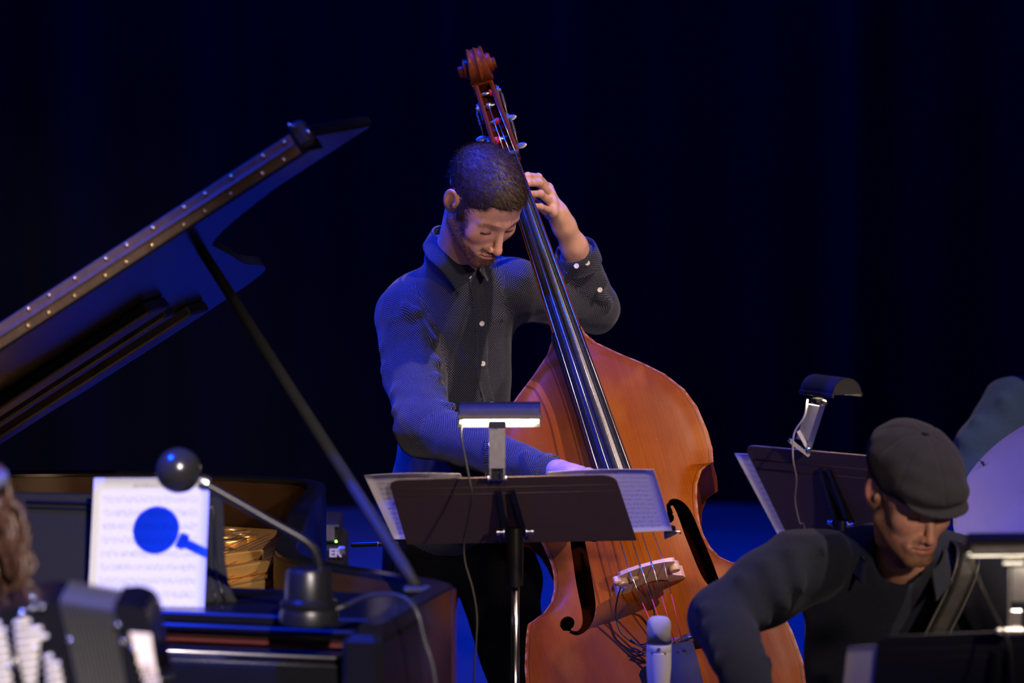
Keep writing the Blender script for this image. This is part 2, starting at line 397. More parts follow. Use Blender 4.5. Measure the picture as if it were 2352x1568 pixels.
def head_colors(v, beard=(.045,.02,.012), skin=(.62,.345,.285), bs=1.0):
    x, y, z = abs(v[:,0]), v[:,1], v[:,2]
    col = np.tile(V3(skin), (len(v), 1))
    def mixc(m, c): nonlocal col; m = np.clip(m, 0, 1)[:, None]; col = col*(1-m)+V3(c)*m
    mixc(.25*sstep(x, .02, .05)*band(z, -.03, .025)*(y < -.02), (.55,.20,.16))
    mixc(.35*band(y, -.117, .012)*band(z, -.04, .012), (.6,.22,.18))
    ear = sstep(x, .0755, .08); mixc(.5*ear, (.62,.22,.18))
    n = vnoise(v, 900)*.5+vnoise(v, 400, 3)*.5
    line = -.058-.35*(x-.02)*0+.0
    jaw = sstep(-z, .066, .084)*sstep(y, -.2, -.1)
    side = sstep(x, .043, .056)*sstep(-z, -.02, .012)*sstep(.03-y, 0, .02)*sstep(y, -.062, -.046)
    low = sstep(-z-.9*np.maximum(0, (.058-x))*0, .058, .075)*sstep(x, .03, .045)
    bm = np.clip(jaw+side+low, 0, 1)*(y < .02)*(1-band(z, -.0775, .0065)*band(x, 0, .018)*(y < -.085))
    bm *= 1-sstep(-z, .118, .13)*0
    mus = band(z, -.0575, .0055)*sstep(.030-x, 0, .006)*(y < -.08)
    bmask = np.clip(np.maximum(bm, mus)*bs, 0, 1)
    mixc(bmask*np.clip(.78+.5*n, .4, 1), beard)
    lips = np.maximum(band(z, -.0668, .0032)*sstep(.024-x, 0, .006), band(z, -.0775, .005)*sstep(.021-x, 0, .006))*(y < -.088)
    mixc(lips*.8, (.45,.14,.13)); mixc(band(z, -.0715, .0012)*(x < .026)*(y < -.085)*.8, (.10,.02,.02))
    brow = band(z, .0165+.1*(x-.03)*0-.25*np.maximum(0, x-.036), .0038)*sstep(x, .009, .015)*sstep(.052-x, 0, .01)*(y < -.06)
    mixc(brow*np.clip(.40+.4*n, .1, .6), V3(beard)*1.0)
    lash = band(z, -.0108, .0030)*sstep(x, .017, .021)*sstep(.047-x, 0, .004)*(y < -.07)
    mixc(lash*1.5, (.02,.008,.006)); mixc(.35*band(z, -.005, .010)*band(x, .031, .017)*(y < -.07), (.40,.15,.14))
    mixc(band(z, .001, .0011)*sstep(x, .019, .023)*sstep(.045-x, 0, .004)*(y < -.07)*.5, (.28,.10,.09))
    return col, bmask, brow
def frame(o, yaw, pitch, roll, s=1.0):
    """local->world: pitch tips the face down, yaw turns it towards +x, roll leans the crown towards -x"""
    R = Matrix.Rotation(yaw, 3, 'Z') @ Matrix.Rotation(pitch, 3, 'X') @ Matrix.Rotation(-roll, 3, 'Y')
    R = np.array(R); return lambda v: V3(o)+s*np.asarray(v)@R.T, R
def strands(pts, nrm, comb, length, width, jit=.35, lift=.5, segs=2, seed=1):
    rs = np.random.RandomState(seed); n = len(pts); comb = comb-(comb*nrm).sum(1, keepdims=True)*nrm
    comb /= (np.linalg.norm(comb, axis=1, keepdims=True)+1e-9)
    d = comb*(1-lift)+nrm*lift+rs.randn(n, 3)*jit; d /= np.linalg.norm(d, axis=1, keepdims=True)
    L = length*(.6+.8*rs.rand(n, 1)); side = np.cross(d, nrm); side /= (np.linalg.norm(side, axis=1, keepdims=True)+1e-9)
    a = pts-nrm*.001-side*width/2; b = pts-nrm*.001+side*width/2; mid = pts+d*L*.55
    c = mid-side*width*.4; e = mid+side*width*.4; t = pts+d*L*.55+unit_rows(d*.6+comb*.6-nrm*.15)*L*.5
    v = np.stack([a, b, e, c, t-side*width*.1, t+side*width*.1], 1).reshape(-1, 3); i = np.arange(n)[:, None]*6
    f = np.concatenate([i+[0,1,2,3], i+[3,2,5,4]]); return v, f
def unit_rows(a): return a/(np.linalg.norm(a, axis=1, keepdims=True)+1e-9)

# ---- hands: joints given per finger in world space
def hand_sdf(wrist, knuckles, fingers, thumb, r=.0095, wr=.024, palm_r=.013):
    """knuckles: list of MCP points (index..little); fingers: list of joint lists starting after MCP; thumb: joint list"""
    prims = []
    w = V3(wrist)
    for i, k in enumerate(knuckles):
        prims.append((w+(V3(k)-w)*.12, V3(k), wr*.62, palm_r*.86, .014))
        if i: prims.append((V3(knuckles[i-1]), V3(k), palm_r*.82, palm_r*.78, .008))
    c = sum(V3(k) for k in knuckles)/len(knuckles); prims.append((w, w+(c-w)*.5, wr, wr*.95, .014))
    fs = []
    for i, fg in enumerate(fingers):
        pts = [V3(knuckles[i])]+[V3(q) for q in fg]; s = (1, 1.05, .98, .84)[i]
        fs.append((pts, [r*s*1.12, r*s*1.0, r*s*.92, r*s*.80][:len(pts)]))
    tp = [V3(q) for q in thumb]; fs.append((tp, [r*1.45, r*1.2, r*1.12, r*.95][:len(tp)]))
    def fn(p):
        d = None
        for a, b, ra, rb, k in prims:
            e = s_cone(p, a, b, ra, rb); d = e if d is None else smin(d, e, k)
        for pts, rs in fs:
            e = chain(pts, rs, .003)(p); d = smin(d, e, .006)
            for j in range(1, len(pts)-1): d = smin(d, s_ell(p, pts[j], (rs[j]*1.08,)*3), .003)
        return d
    allp = np.array([w]+[V3(k) for k in knuckles]+[V3(q) for fg in fingers for q in fg]+[V3(q) for q in thumb])
    return fn, allp.min(0)-.035, allp.max(0)+.035
# ------------------------------------------------------------------ stage: floor and curtain
M['floor'] = mat('painted_stage_floor', (.10,.10,.11), .55, spec=.35, noise=.25, nscale=3, bump=.1, bscale=60)
M['velvet'] = mat('black_velvet', (.007,.007,.010), .95, spec=.03, sheen=.1, noise=.3, nscale=4)
b = MB().box((0,10,-.05), (16,15,.1)); tag(b.build('floor', M['floor'], loc=(0,10,0)), 'stage floor painted dark, washed with blue light', kind='structure')
M['wall'] = mat('black_painted_wall', (.01,.01,.012), .9, noise=.3, nscale=3)
b = MB().box((0,17.6,4.2), (16,.1,8.4)); tag(b.build('wall_back', M['wall'], loc=(0,17.6,0)), 'black back wall behind the drapes', kind='structure')
YC = 17.0
def curtain(x0, x1, name, label, ph):
    root = thing(name, ((x0+x1)/2, YC, 0), label, 'curtain', 'velvet drapes across the back of the stage'); rs = random.Random(ph); n = int((x1-x0)/.02)
    xs = np.linspace(x0, x1, n); off = np.zeros(n); c = x0
    while c < x1:
        w = rs.uniform(.10,.17); a = rs.uniform(.08,.17); off -= a*np.exp(-((xs-c)/w)**2); c += rs.uniform(.28,.46)
    zs = np.linspace(.005, 6.5, 18); v = []; 
    for z in zs:
        k = 1-.25*z/6.5; v += [(x+.02*math.sin(z*.9+i*.01), YC+off[i]*k, z) for i, x in enumerate(xs)]
    nv = len(v); v += [(p[0], p[1]+.012, p[2]) for p in v]
    f = [(r*n+i, r*n+i+1, (r+1)*n+i+1, (r+1)*n+i) for r in range(17) for i in range(n-1)]
    f += [(q[3]+nv, q[2]+nv, q[1]+nv, q[0]+nv) for q in f]
    mk('drape', v, f, M['velvet'], root, True)
    t = MB().tube([(x0, YC+.07, 6.55), (x1, YC+.07, 6.55)], .03, 8); t.build('curtain_rail', M['satin_black'], root, True)
curtain(-5.0, -.92, 'stage_curtain', 'black velvet drape behind the grand piano, at the left', 3)
YC = 17.32
curtain(-1.05, 1.50, 'stage_curtain', 'black velvet drape behind the double bass player, in the middle', 5)
YC = 17.0
curtain(1.20, 5.4, 'stage_curtain', 'black velvet drape behind the cymbal, at the right', 9)

# ------------------------------------------------------------------ double bass
C0 = P(1300,757,10.12); C1 = P(1468,1361,9.84); BA = unit(C1-C0)
BU = V3((.96,.03,.25)); BU = unit(BU-(BU@BA)*BA); BN = np.cross(BA, BU); BN = BN if BN[1] < 0 else -BN
def B(u, v, w=0): return C0+BU*u+BA*v+BN*w
OUT = [(0,.033),(.018,.037),(.045,.054),(.083,.095),(.12,.14),(.155,.176),(.2,.207),(.245,.223),(.305,.230),(.345,.2295),(.372,.224),(.3745,.223),(.376,.212),(.385,.195),(.412,.178),(.44,.170),(.468,.165),(.5,.161),(.525,.162),(.555,.169),(.580,.182),(.598,.202),(.609,.228),(.612,.238),(.613,.240),(.64,.251),(.70,.269),(.78,.284),(.85,.288),(.92,.279),(.98,.255),(1.03,.218),(1.07,.165),(1.09,.115),(1.102,.06),(1.106,.01)]
ov = np.array([o[0] for o in OUT]); ohw = np.array([o[1] for o in OUT])
def hw(v): return np.interp(v, ov, ohw)
def arch(s, v, H=.042):
    e = np.clip(np.minimum(v/.22, (1.106-v)/.25), 0, 1); e = e*e*(3-2*e); u = abs(s)*hw(v); n = np.clip(1-(u/(hsm(v)*1.08))**2.2, .12, 1); ed = np.clip((hw(v)-u)/.045, 0, 1); n = n*ed*(2-ed)
    return H*np.clip(n, 0, 1)*(.35+.65*e)*(np.minimum(1, e*3))
_vv = np.linspace(-.1, 1.2, 400); _hv = np.interp(_vv, ov, ohw); _kn = np.exp(-(np.linspace(-.16,.16,99)/.055)**2); _hs = np.convolve(_hv, _kn/_kn.sum(), 'same')
def hsm(v): return np.interp(v, _vv, _hs)
vs_ = np.unique(np.concatenate([np.linspace(0,1.106,110), ov])); ss = np.sin(np.linspace(-1,1,45)*math.pi/2)
bass = thing('double_bass', B(0,1.106,-.1)*[1,1,0], 'orange-brown varnished double bass leaning against the player in the dotted shirt', 'double bass')
def plate(h0, thick, H, sgn):
    v, uvw = [], []
    for layer in (0, 1):
        for a in vs_:
            for s in ss:
                h = hw(a); w = arch(s, a, H)*sgn+h0-layer*thick*sgn; v.append(B(s*h, a, w)); uvw.append((s*h, a, (1-abs(s))*h))
    n = len(ss); m = len(vs_); k = n*m; f = []
    for r in range(m-1):
        for c in range(n-1):
            q = (r*n+c, r*n+c+1, (r+1)*n+c+1, (r+1)*n+c); f += [q, tuple(i+k for i in q[::-1])]
    for r in range(m-1):
        f += [(r*n, (r+1)*n, (r+1)*n+k, r*n+k), (r*n+n-1, r*n+n-1+k, (r+1)*n+n-1+k, (r+1)*n+n-1)]
    for c in range(n-1):
        f += [(c, c+k, c+1+k, c+1), ((m-1)*n+c, (m-1)*n+c+1, (m-1)*n+c+1+k, (m-1)*n+c+k)]
    return v, f, np.array(uvw)
def wood_varnish(name, base, dark, light, grain=1.0, edge=True):
    m = mat(name, base, .42, spec=.10); g = N(m); b = g.nt.nodes['Principled BSDF']
    a = g.attr('suv'); vec = a.outputs['Vector']; x, y, e = g.sep(vec)
    big = g.ramp(g.noise(vec, 1, 5, (5,2.2,1), .6), .35, .65); c = g.mix(big, dark, base)
    pat = g.ramp(g.noise(vec, 1, 3, (9,5,1)), .55, .72); c = g.mix(g.m('MULTIPLY', pat, .7), c, light)
    gr = g.ramp(g.noise(vec, 1, 3, (620,4,1)), .35, .7); c = g.mix(g.m('MULTIPLY', gr, .28*grain), c, tuple(q*.55 for q in dark))
    sc = g.ramp(g.noise(vec, 1, 6, (260,40,1), .8), .735, .76); c = g.mix(g.m('MULTIPLY', sc, .5), c, (.75,.42,.2))
    sp = g.ramp(g.noise(vec, 1, 2, (330,330,1)), .74, .78); c = g.mix(g.m('MULTIPLY', sp, .5), c, (.7,.45,.28))
    if edge:
        pf = g.m('MULTIPLY', g.m('GREATER_THAN', e, .0085), g.m('LESS_THAN', e, .0103)); c = g.mix(g.m('MULTIPLY', pf, .6), c, (.03,.008,.003))
        wr = g.m('SUBTRACT', 1.0, g.ramp(e, .0015, .006)); wn = g.ramp(g.noise(vec, 1, 4, (60,60,1)), .40, .62)
        c = g.mix(g.m('MULTIPLY', wr, g.m('MULTIPLY', wn, .6)), c, (.5,.26,.14))
    g.l(c, b.inputs['Base Color'])
    g.l(g.m('ADD', g.m('MULTIPLY', big, -.08), .44), b.inputs['Roughness'])
    bp = g.n('ShaderNodeBump'); bp.inputs['Strength'].default_value = .18; bp.inputs['Distance'].default_value = .001
    g.l(g.noise(vec, 1, 4, (240,25,1)), bp.inputs['Height']); g.l(bp.outputs[0], b.inputs['Normal'])
    return m
M['spruce'] = wood_varnish('orange_varnished_spruce', (.33,.080,.003), (.19,.036,.002), (.42,.125,.007))
M['maple'] = wood_varnish('red_brown_maple', (.16,.032,.010), (.07,.012,.005), (.25,.06,.015), .6, False)
pv, pf, pu = plate(0, .007, .042, 1)
top = mk('top_plate', pv, pf, M['spruce'], bass, True, uv=pu, shade_angle=40)
def fhole(sx):
    ctr = .02; path = [(.086,.452,.003),(.097,.447,.008),(.108,.455,.012),(.115,.475,.0150),(.1195,.52,.0165),(.1235,.56,.0170),(.127,.60,.0165),(.131,.63,.0145),(.141,.655,.010),(.155,.668,.0065),(.168,.670,.0045),(.1800,.662,.0030)]
    pp = bez([(a, b, c) for a, b, c in path], 4); L, R_ = [], []
    for i, p in enumerate(pp):
        q = pp[min(i+1, len(pp)-1)]-pp[max(i-1, 0)]; t = q[:2]/np.linalg.norm(q[:2]); n = np.array([-t[1], t[0]])
        L.append(p[:2]+n*p[2]); R_.append(p[:2]-n*p[2])
    def pr(poly):
        poly = [(ctr+sx*a, b) for a, b in poly]; 
        if sx < 0: poly = poly[::-1]
        mb = MB(); mb.prism([B(a, b, -.03) for a, b in poly], BN*.12); return mb
    circ = lambda a, b, r: [(a+r*math.cos(t), b+r*math.sin(t)) for t in np.arange(20)*2*math.pi/20]
    return [pr(L+R_[::-1]), pr(circ(.079,.4585 if False else .478,.0125)), pr(circ(.181,.643,.0155)), pr([(.079,.478),(.083,.449),(.090,.445),(.092,.470)]), pr([(.176,.663),(.193,.655),(.196,.645),(.182,.640)])]
cut = []
for sx in (1, -1):
    for q in fhole(sx):
        cut.append(q.build('cutter', None, loc=(0,0,0)))
for c in cut:
    bm_ = bmesh.new(); bm_.from_mesh(c.data); bmesh.ops.recalc_face_normals(bm_, faces=bm_.faces); bm_.to_mesh(c.data); bm_.free()
    md = top.modifiers.new('cut', 'BOOLEAN'); md.operation = 'DIFFERENCE'; md.solver = 'EXACT'; md.object = c
dg = bpy.context.evaluated_depsgraph_get(); nm = bpy.data.meshes.new_from_object(top.evaluated_get(dg))
if len(nm.polygons) > 3000:
    top.modifiers.clear(); top.data = nm
    if 'suv' in nm.attributes: nm.attributes.remove(nm.attributes['suv'])
    co_ = np.zeros(len(nm.vertices)*3, np.float32); nm.vertices.foreach_get('co', co_); co_ = co_.reshape(-1, 3)+ORG[bass.name]-C0
    u_, v_2 = co_@BU, co_@BA; at_ = nm.attributes.new('suv', 'FLOAT_VECTOR', 'POINT')
    at_.data.foreach_set('vector', np.stack([u_, v_2, np.maximum(0, hw(v_2)-abs(u_))], 1).astype(np.float32).ravel())
else: top.modifiers.clear(); print('BOOLEAN FAILED')
for c in cut: bpy.data.objects.remove(c)
# ribs and back
loop = [(hw(a)-.006, a) for a in vs_]; loop = [(max(u, .004), a) for u, a in loop]
ring = [(u, a) for u, a in loop]+[(-u, a) for u, a in loop[::-1]]
v = [B(u, a, -.003) for u, a in ring]+[B(u, a, -.19) for u, a in ring]; n = len(ring)
acc = np.concatenate([[0], np.cumsum([math.dist(ring[i], ring[i-1]) for i in range(1, n)])])
uvr = np.array([(0, d, 1) for d in acc]+[(.19, d, 1) for d in acc]); uvr = uvr[:, [0,1,2]]
mk('ribs', v, [(i, (i+1)%n, (i+1)%n+n, i+n) for i in range(n)], M['maple'], bass, True, uv=uvr, shade_angle=50)
pv, pf, pu = plate(-.19, .007, .03, -1); mk('back_plate', pv, pf, M['maple'], bass, True, uv=pu+[0,0,1])
# neck, heel, pegbox, scroll
def cu(v): return .004+.025*(v+.0)/1.0 if v > 0 else .004+(-.022-.004)*(-v)/.405        # the strings' centre line
def cu(v): return -.021+(v+.405)*.047/1.01
def strw(v): return .060+(v+.405)*.090/1.01
def fbw(v): return strw(v)-.007-.006*(v+.405)/.8
def fbh(v): return .0215+(v+.405)*.0205/.81
rings = []
for v_ in np.linspace(-.405, .03, 12):
    h = fbh(v_)*.95; w0 = fbw(v_)-.012; d = .030+.012*(v_+.405); 
    if v_ > -.08: d += (v_+.08)**2*9
    rings.append([B(cu(v_)+h*math.cos(t), v_, w0-d*math.sin(t)) for t in np.linspace(0, math.pi, 12)])
MB().loft(rings).build('neck', M['maple'], bass, True, uv=np.array([(i%12*.01, i//12*.04, 1) for i in range(144)]), shade_angle=50)
rings = []
for v_, hh, w1, w0 in ((-.02,.026,.06,-.06),(0,.030,.06,-.19),(.015,.030,.0,-.19)):
    rings.append([B(cu(v_)*.5+a*hh, v_, b) for a, b in ((-1,w1),(1,w1),(1,w0),(-1,w0))])
MB().loft(rings).build('neck_heel', M['maple'], bass, False, uv=np.array([(i%4*.01, i//4*.04, 1) for i in range(12)]))
M['ebony'] = mat('polished_ebony', (.012,.012,.013), .26, spec=1.0, noise=.35, nscale=90, bump=.05, bscale=300)
rings = []
for v_ in np.linspace(-.398, .407, 16):
    h = fbh(v_); w0 = fbw(v_); r = [B(cu(v_)+h*math.sin(t), v_, w0-(1-math.cos(t))*h*.9) for t in np.linspace(-1.05, 1.05, 11)]
    e = h*math.sin(1.05)
    r += [B(cu(v_)+h*.93, v_, w0-h*.45-.010), B(cu(v_)-h*.93, v_, w0-h*.45-.010)]; rings.append(r)
MB().loft(rings).build('fingerboard', M['ebony'], bass, True, shade_angle=45)
MB().box(B(cu(-.405), -.405, fbw(-.405)-.004), (.047,.010,.018), (BU,BA,BN), .002).build('nut', mat('dark_nut', (.05,.05,.06), .35, noise=.2), bass)
pu_ = lambda v_: np.interp(v_, [-.60,-.405], [-.030,-.021]); ph_ = lambda v_: np.interp(v_, [-.60,-.405], [.0215,.0265])
for s in (-1, 1):
    rings = []
    for v_ in np.linspace(-.60, -.408, 12):
        o_ = pu_(v_)+s*ph_(v_); i_ = pu_(v_)+s*(ph_(v_)-.0095); w1 = np.interp(v_, [-.60,-.5,-.405], [.020,.040,.052]); w0 = np.interp(v_, [-.60,-.405], [-.035,.005])
        rings.append([B(o_, v_, w1-.003), B((o_+i_)/2, v_, w1), B(i_, v_, w1-.003), B(i_, v_, w0), B(o_, v_, w0)])
    MB().loft(rings).build('pegbox_cheek', M['maple'], bass, True, uv=np.array([(i%5*.01, i//5*.02, 1) for i in range(60)]), shade_angle=50)
MB().loft([[B(pu_(v_)+a*ph_(v_)*.97, v_, b) for a, b in ((-1,w0+.008),(1,w0+.008),(1,w0-.004),(-1,w0-.004))] for v_, w0 in ((-.605,-.03),(-.405,.008))]).build('pegbox_back', M['maple'], bass, uv=np.zeros((8,3))+.5)
# scroll: spiral swept ribbon with a fluted back
rings = []; sv, sw = -.638, .018; K = 84
for i in range(K+1):
    q_ = 2.35*i/K; th = math.pi*.62-q_*2*math.pi
    r = np.interp(q_, [0,.3,.55,.8,1.3,1.8,2.35], [.046,.0440,.0405,.0345,.0255,.017,.009]); hwid = np.interp(q_, [0,.3,.55,.8,1.0,1.3,2.35], [.023,.0165,.0200,.0255,.0275,.030,.036]); th_ = np.interp(q_, [0,1,2.35], [.014,.009,.006])
    def pt(rr, x): return B(-.032+x, sv-rr*math.cos(th), sw-rr*math.sin(th))
    prof = [(-hwid, -.004), (-hwid, .0), (-hwid*.82, .0022), (-hwid*.45, -.0022), (-hwid*.08, .0012), (0, .0028), (hwid*.08, .0012), (hwid*.45, -.0022), (hwid*.82, .0022), (hwid, 0), (hwid, -.004), (hwid*.6, -th_), (-hwid*.6, -th_)]
    rings.append([pt(r+h, x) for x, h in prof])
MB().loft(rings).build('scroll', M['maple'], bass, True, uv=np.array([(i%13*.008, i//13*.01, 1) for i in range(13*(K+1))]), shade_angle=60)
MB().lathe(B(-.034-.0425, sv, sw), BU, [(0,.008),(.001,.0125),(.006,.0135),(.079,.0135),(.084,.0125),(.085,.008)], 18).build('scroll_eye', M['maple'], bass, True, uv=np.zeros((18*6,3))+.3, shade_angle=50)
MB().loft([[B(-.034+a*h, v_, w) for a, w in ((-1,w1),(1,w1),(1,w0),(-1,w0))] for v_, h, w1, w0 in ((-.622,.019,.012,-.03),(-.596,.0215,.020,-.036))]).build('scroll_throat', M['maple'], bass, uv=np.zeros((8,3))+.5)
# tuning machines
for k, (v_, s) in enumerate(((-.575, 1), (-.545,-1), (-.505, 1), (-.462,-1))):
    e = pu_(v_)+s*(ph_(v_)+.001); tm = MB()
    tm.box(B(e+s*.001, v_+.012, .012), (.003,.046,.020), (BU,BA,BN), .001); plate_o = tm.build('tuner_plate', M['tuner_steel'], bass)
    g_ = MB().lathe(B(e, v_, .012), BU*s, [(0,.010),(.006,.0105),(.0065,.004),(.009,.004)], 14); g_.build('tuner_gear', M['tuner_steel'], plate_o, False)
    wm = MB()
    for q in range(7): wm.lathe(B(e+s*.008, v_+.006+q*.0042, .002), BA, [(0,.0025),(.0008,.0042),(.0022,.0042),(.003,.0025)], 10)
    wm.tube([B(e+s*.008, v_+.0, .002), B(e+s*.008, v_+.062, .002)], .0022, 8); wm.build('worm', M['tuner_steel'], plate_o, True)
    c = B(e+s*.008, v_+.066, .002); MB().ell(c+BU*s*.006, (.013,.0075,.002), 14, 8, (BU,BA,BN)).build('tuner_key', M['tuner_steel'], plate_o, True)
    MB().tube([B(pu_(v_)-ph_(v_), v_, .012), B(pu_(v_)+ph_(v_), v_, .012)], .0045, 10).build('tuner_roller', M['steel'], bass, True)
# strings
M['string'] = mat('wound_steel_string', (.72,.68,.60), .28, metal=1, noise=.05); M['silk_red'] = mat('red_string_silk', (.75,.03,.03), .6, noise=.1)
def su(i, v_): return cu(v_)+(i-1.5)*(.0111+(v_+.405)*.0130/1.01)
BRV = .606
for i in range(4):
    r = (.0016,.0014,.0012,.0011)[i]; a = B(su(i,-.405), -.405, strw(-.405)); b_ = B(su(i,BRV), BRV, strw(BRV)-.002*(abs(i-1.5)-.5)*4)
    t1 = B(su(i,BRV)*.62+.018, .775-.002*i, .085); peg = (-.462,-.505,-.545,-.575)[(0,2,1,3)[i]]
    s = MB().tube([B(pu_(peg)+(i-1.5)*.008, peg, .018), a], r*.9, 6).tube([a, b_], r, 6); sm = b_+(t1-b_)*.40; s.tube([b_, sm], r*.9, 6)
    so = s.build('string', M['string'], bass, True)
    MB().tube([sm, t1], r*1.05, 6).build('red_silk', M['silk_red'], so, True)
    MB().tube([B(pu_(peg)+(i-1.5)*.008-.006, peg, .012), B(pu_(peg)+(i-1.5)*.008+.006, peg, .012)], .0078, 10).build('silk_winding', M['silk_red'] if i != 1 else M['string'], so, True)
# bridge
M['bridge'] = mat('pale_maple', (.62,.40,.27), .45, noise=.2, nscale=60)
bc = cu(BRV); feet = .036
half = [(0,.148),(.020,.1475),(.045,.143),(.064,.136),(.069,.131),(.066,.124),(.056,.120),(.060,.112),(.073,.104),(.078,.094),(.072,.086),(.058,.084),(.055,.074),(.066,.064),(.080,.054),(.086,.042),(.085,feet),(.045,feet),(.042,.050),(.028,.062),(.012,.066),(0,.067)]
poly = half+[(-a, b) for a, b in half[-2:0:-1]]
rings = [[B(bc+a*.86, BRV-.001+o*(.0135-.09*(b-.036)), b) for a, b in poly] for o in (-1, 1)]
br = MB().loft(rings).build('bridge', M['bridge'], bass, False)
for s, w in ((-1,.112),(1,.112)):
    MB().lathe(B(bc+s*.055, BRV+.004, w), BA, [(0,.004),(.001,.011),(.010,.012),(.013,.0105),(.014,.003)], 16).build('pickup_wing', M['bridge'], bass, True, shade_angle=40)
MB().lathe(B(bc-.030, BRV+.006, .112), BA, [(0,.004),(.002,.010),(.008,.010),(.010,.004)], 14).build('pickup_button', M['bridge'], bass, True, shade_angle=40)
MB().box(B(bc-.064,BRV+.006,.116), (.018,.016,.024), (BU,BA,BN), .003).build('pickup_clip', M['bridge'], bass)
# pickup cable with plug
cab = bez([B(bc-.06,BRV+.016,.105), B(bc-.072,BRV+.03,.09), B(bc-.085,.66,.06), B(bc-.085,.70,.055), B(bc-.06,.735,.055), B(bc-.03,.735,.06), B(bc-.012,.70,.06), B(bc-.006,.66,.075), B(bc-.004,.64,.09), B(bc-.008,.628,.10)], 6)
pk = MB().tube(cab, .0018, 7)
pk.tube(bez([B(bc-.07,.722,.058), B(bc-.05,.745,.06), B(bc-.018,.738,.062), B(bc-.015,.752,.058), B(bc-.045,.765,.056), B(bc-.07,.75,.055)], 6), .0016, 7)
pk.tube(bez([B(bc-.07,.74,.056), B(bc-.03,.775,.056), B(bc-.005,.800,.055)], 6), .0018, 7).tube(bez([B(bc-.015,.735,.058), B(bc+.005,.765,.056), B(bc+.05,.785,.055)], 6), .0016, 7)
pk.build('pickup_cable', M['cord'], bass, True)
pl = MB().lathe(B(bc-.008,.795,.055), B(bc+.03,.850,.055)-B(bc-.008,.795,.055), [(0,.003),(.012,.0045),(.014,.006),(.040,.007),(.042,.005)], 12).build('jack_plug', M['rubber'], bass, True, shade_angle=40)
MB().lathe(B(bc+.0155,.829,.055), B(bc+.03,.850,.055)-B(bc-.008,.795,.055), [(0,.0055),(.002,.0065),(.016,.0065),(.018,.003),(.035,.003)], 12).build('plug_sleeve', M['chrome'], pl, True, shade_angle=40)
# tailpiece
rings = []
for v_, h, w, t in ((.765,.040,.088,.010),(.772,.044,.090,.012),(.83,.043,.086,.013),(.95,.036,.075,.013),(1.03,.026,.062,.012),(1.04,.018,.058,.008)):
    rings.append([B(.034+h*a, v_, w-(a*a)*.008-(t if b else 0)) for a, b in ((-1,0),(-.5,0),(0,0),(.5,0),(1,0),(1,1),(-1,1))])
tp = MB().loft(rings).build('tailpiece', M['matte_black'], bass, True, shade_angle=40)
for i in range(4): MB().lathe(B(su(i,BRV)*.62+.018, .783, .0785), BN, [(0,.004),(.0105,.004),(.0108,.0025)], 10).build('string_slot', M['matte_black'], tp)
MB().tube(bez([B(.016,1.03,.05), B(.014,1.08,.035), B(.008,1.11,.0), B(.0,1.112,-.03)], 5), .003).tube(bez([B(.052,1.03,.05), B(.045,1.08,.035), B(.03,1.11,.0), B(.0,1.112,-.03)], 5), .003).build('tail_wire', M['steel'], bass, True)
clp = MB().box(B(.075,.752,.062), (.085,.012,.012), (BU,BA,BN), .003).lathe(B(.07,.752,.062), BU, [(0,.0075),(.055,.0085),(.058,.006),(.085,.006)], 12)
clp.tube(bez([B(.03,.762,.07), B(.06,.75,.066), B(.09,.748,.06), B(.16,.745,.05), B(.235,.74,.0), B(.262,.74,-.05)], 5), .004, 8); clp.build('microphone_clamp', M['chrome'], bass, True, shade_angle=40)
ep = B(0,1.10,-.1); tt = -(ep[2]-.008)/BA[2]; MB().lathe(ep, BA, [(0,.018),(.03,.016),(.035,.008),(tt-.02,.007),(tt-.018,.013),(tt,.010)], 12).build('endpin', M['steel'], bass, True, shade_angle=40)
ORG_B = True
# ------------------------------------------------------------------ people
M['skin'] = skin_mat('skin'); M['shirt'] = dot_mat('navy_dotted_cotton', (.010,.012,.026), (.36,.38,.50))
M['hair'] = mat('dark_brown_hair', (.042,.024,.018), .5, spec=.4, noise=.5, nscale=300); M['beard'] = mat('auburn_beard', (.075,.030,.016), .6, spec=.3, noise=.4, nscale=200)
M['trousers'] = mat('black_trousers', (.007,.007,.009), .85, spec=.15, noise=.3, nscale=30, bump=.2, bscale=30)
M['button'] = mat('pearl_button', (.70,.68,.74), .3, noise=.05)
M['sweater'] = mat('dark_blue_grey_knit', (.013,.016,.026), .92, spec=.12, sheen=.05, noise=.35, nscale=140, bump=.5, bscale=350)
M['cap'] = mat('charcoal_wool_cap', (.021,.021,.029), .92, spec=.1, sheen=.08, noise=.3, nscale=220, bump=.5, bscale=500)
M['leather'] = mat('black_leather', (.006,.006,.006), .5, spec=.25, noise=.3, nscale=60, bump=.3, bscale=150)
def cyl_uv(v, a, b, r, ref=(0,-1,0), off=(0,0)):
    a, b = V3(a), V3(b); ax = unit(b-a); e1 = unit(np.cross(ax, ref)); e2 = np.cross(ax, e1); q = v-a
    return np.stack([np.arctan2(q@e1, -(q@e2)*1.0)*r+off[0], q@ax+off[1]], 1)
def assign_uv(v, bones):
    """bones: (a, b, radius, ref); every vertex uses the nearest bone's cylindrical coordinates"""
    D = np.stack([s_cone(v.astype(np.float32), a, b, r, r) for a, b, r, ref in bones], 1); k = D.argmin(1); uv = np.zeros((len(v), 2))
    for i, (a, b, r, ref) in enumerate(bones):
        m = k == i
        if m.any(): uv[m] = cyl_uv(v[m], a, b, r, ref)
    return uv
def folds(p, lst):
    """cloth creases: (a, b, width, height) ridges along segments"""
    d = 0
    for a, b, w, h in lst:
        q = s_cone(p, a, b, 0, 0); d = d+2.1*h*np.exp(-(q/w)**2)
    return d
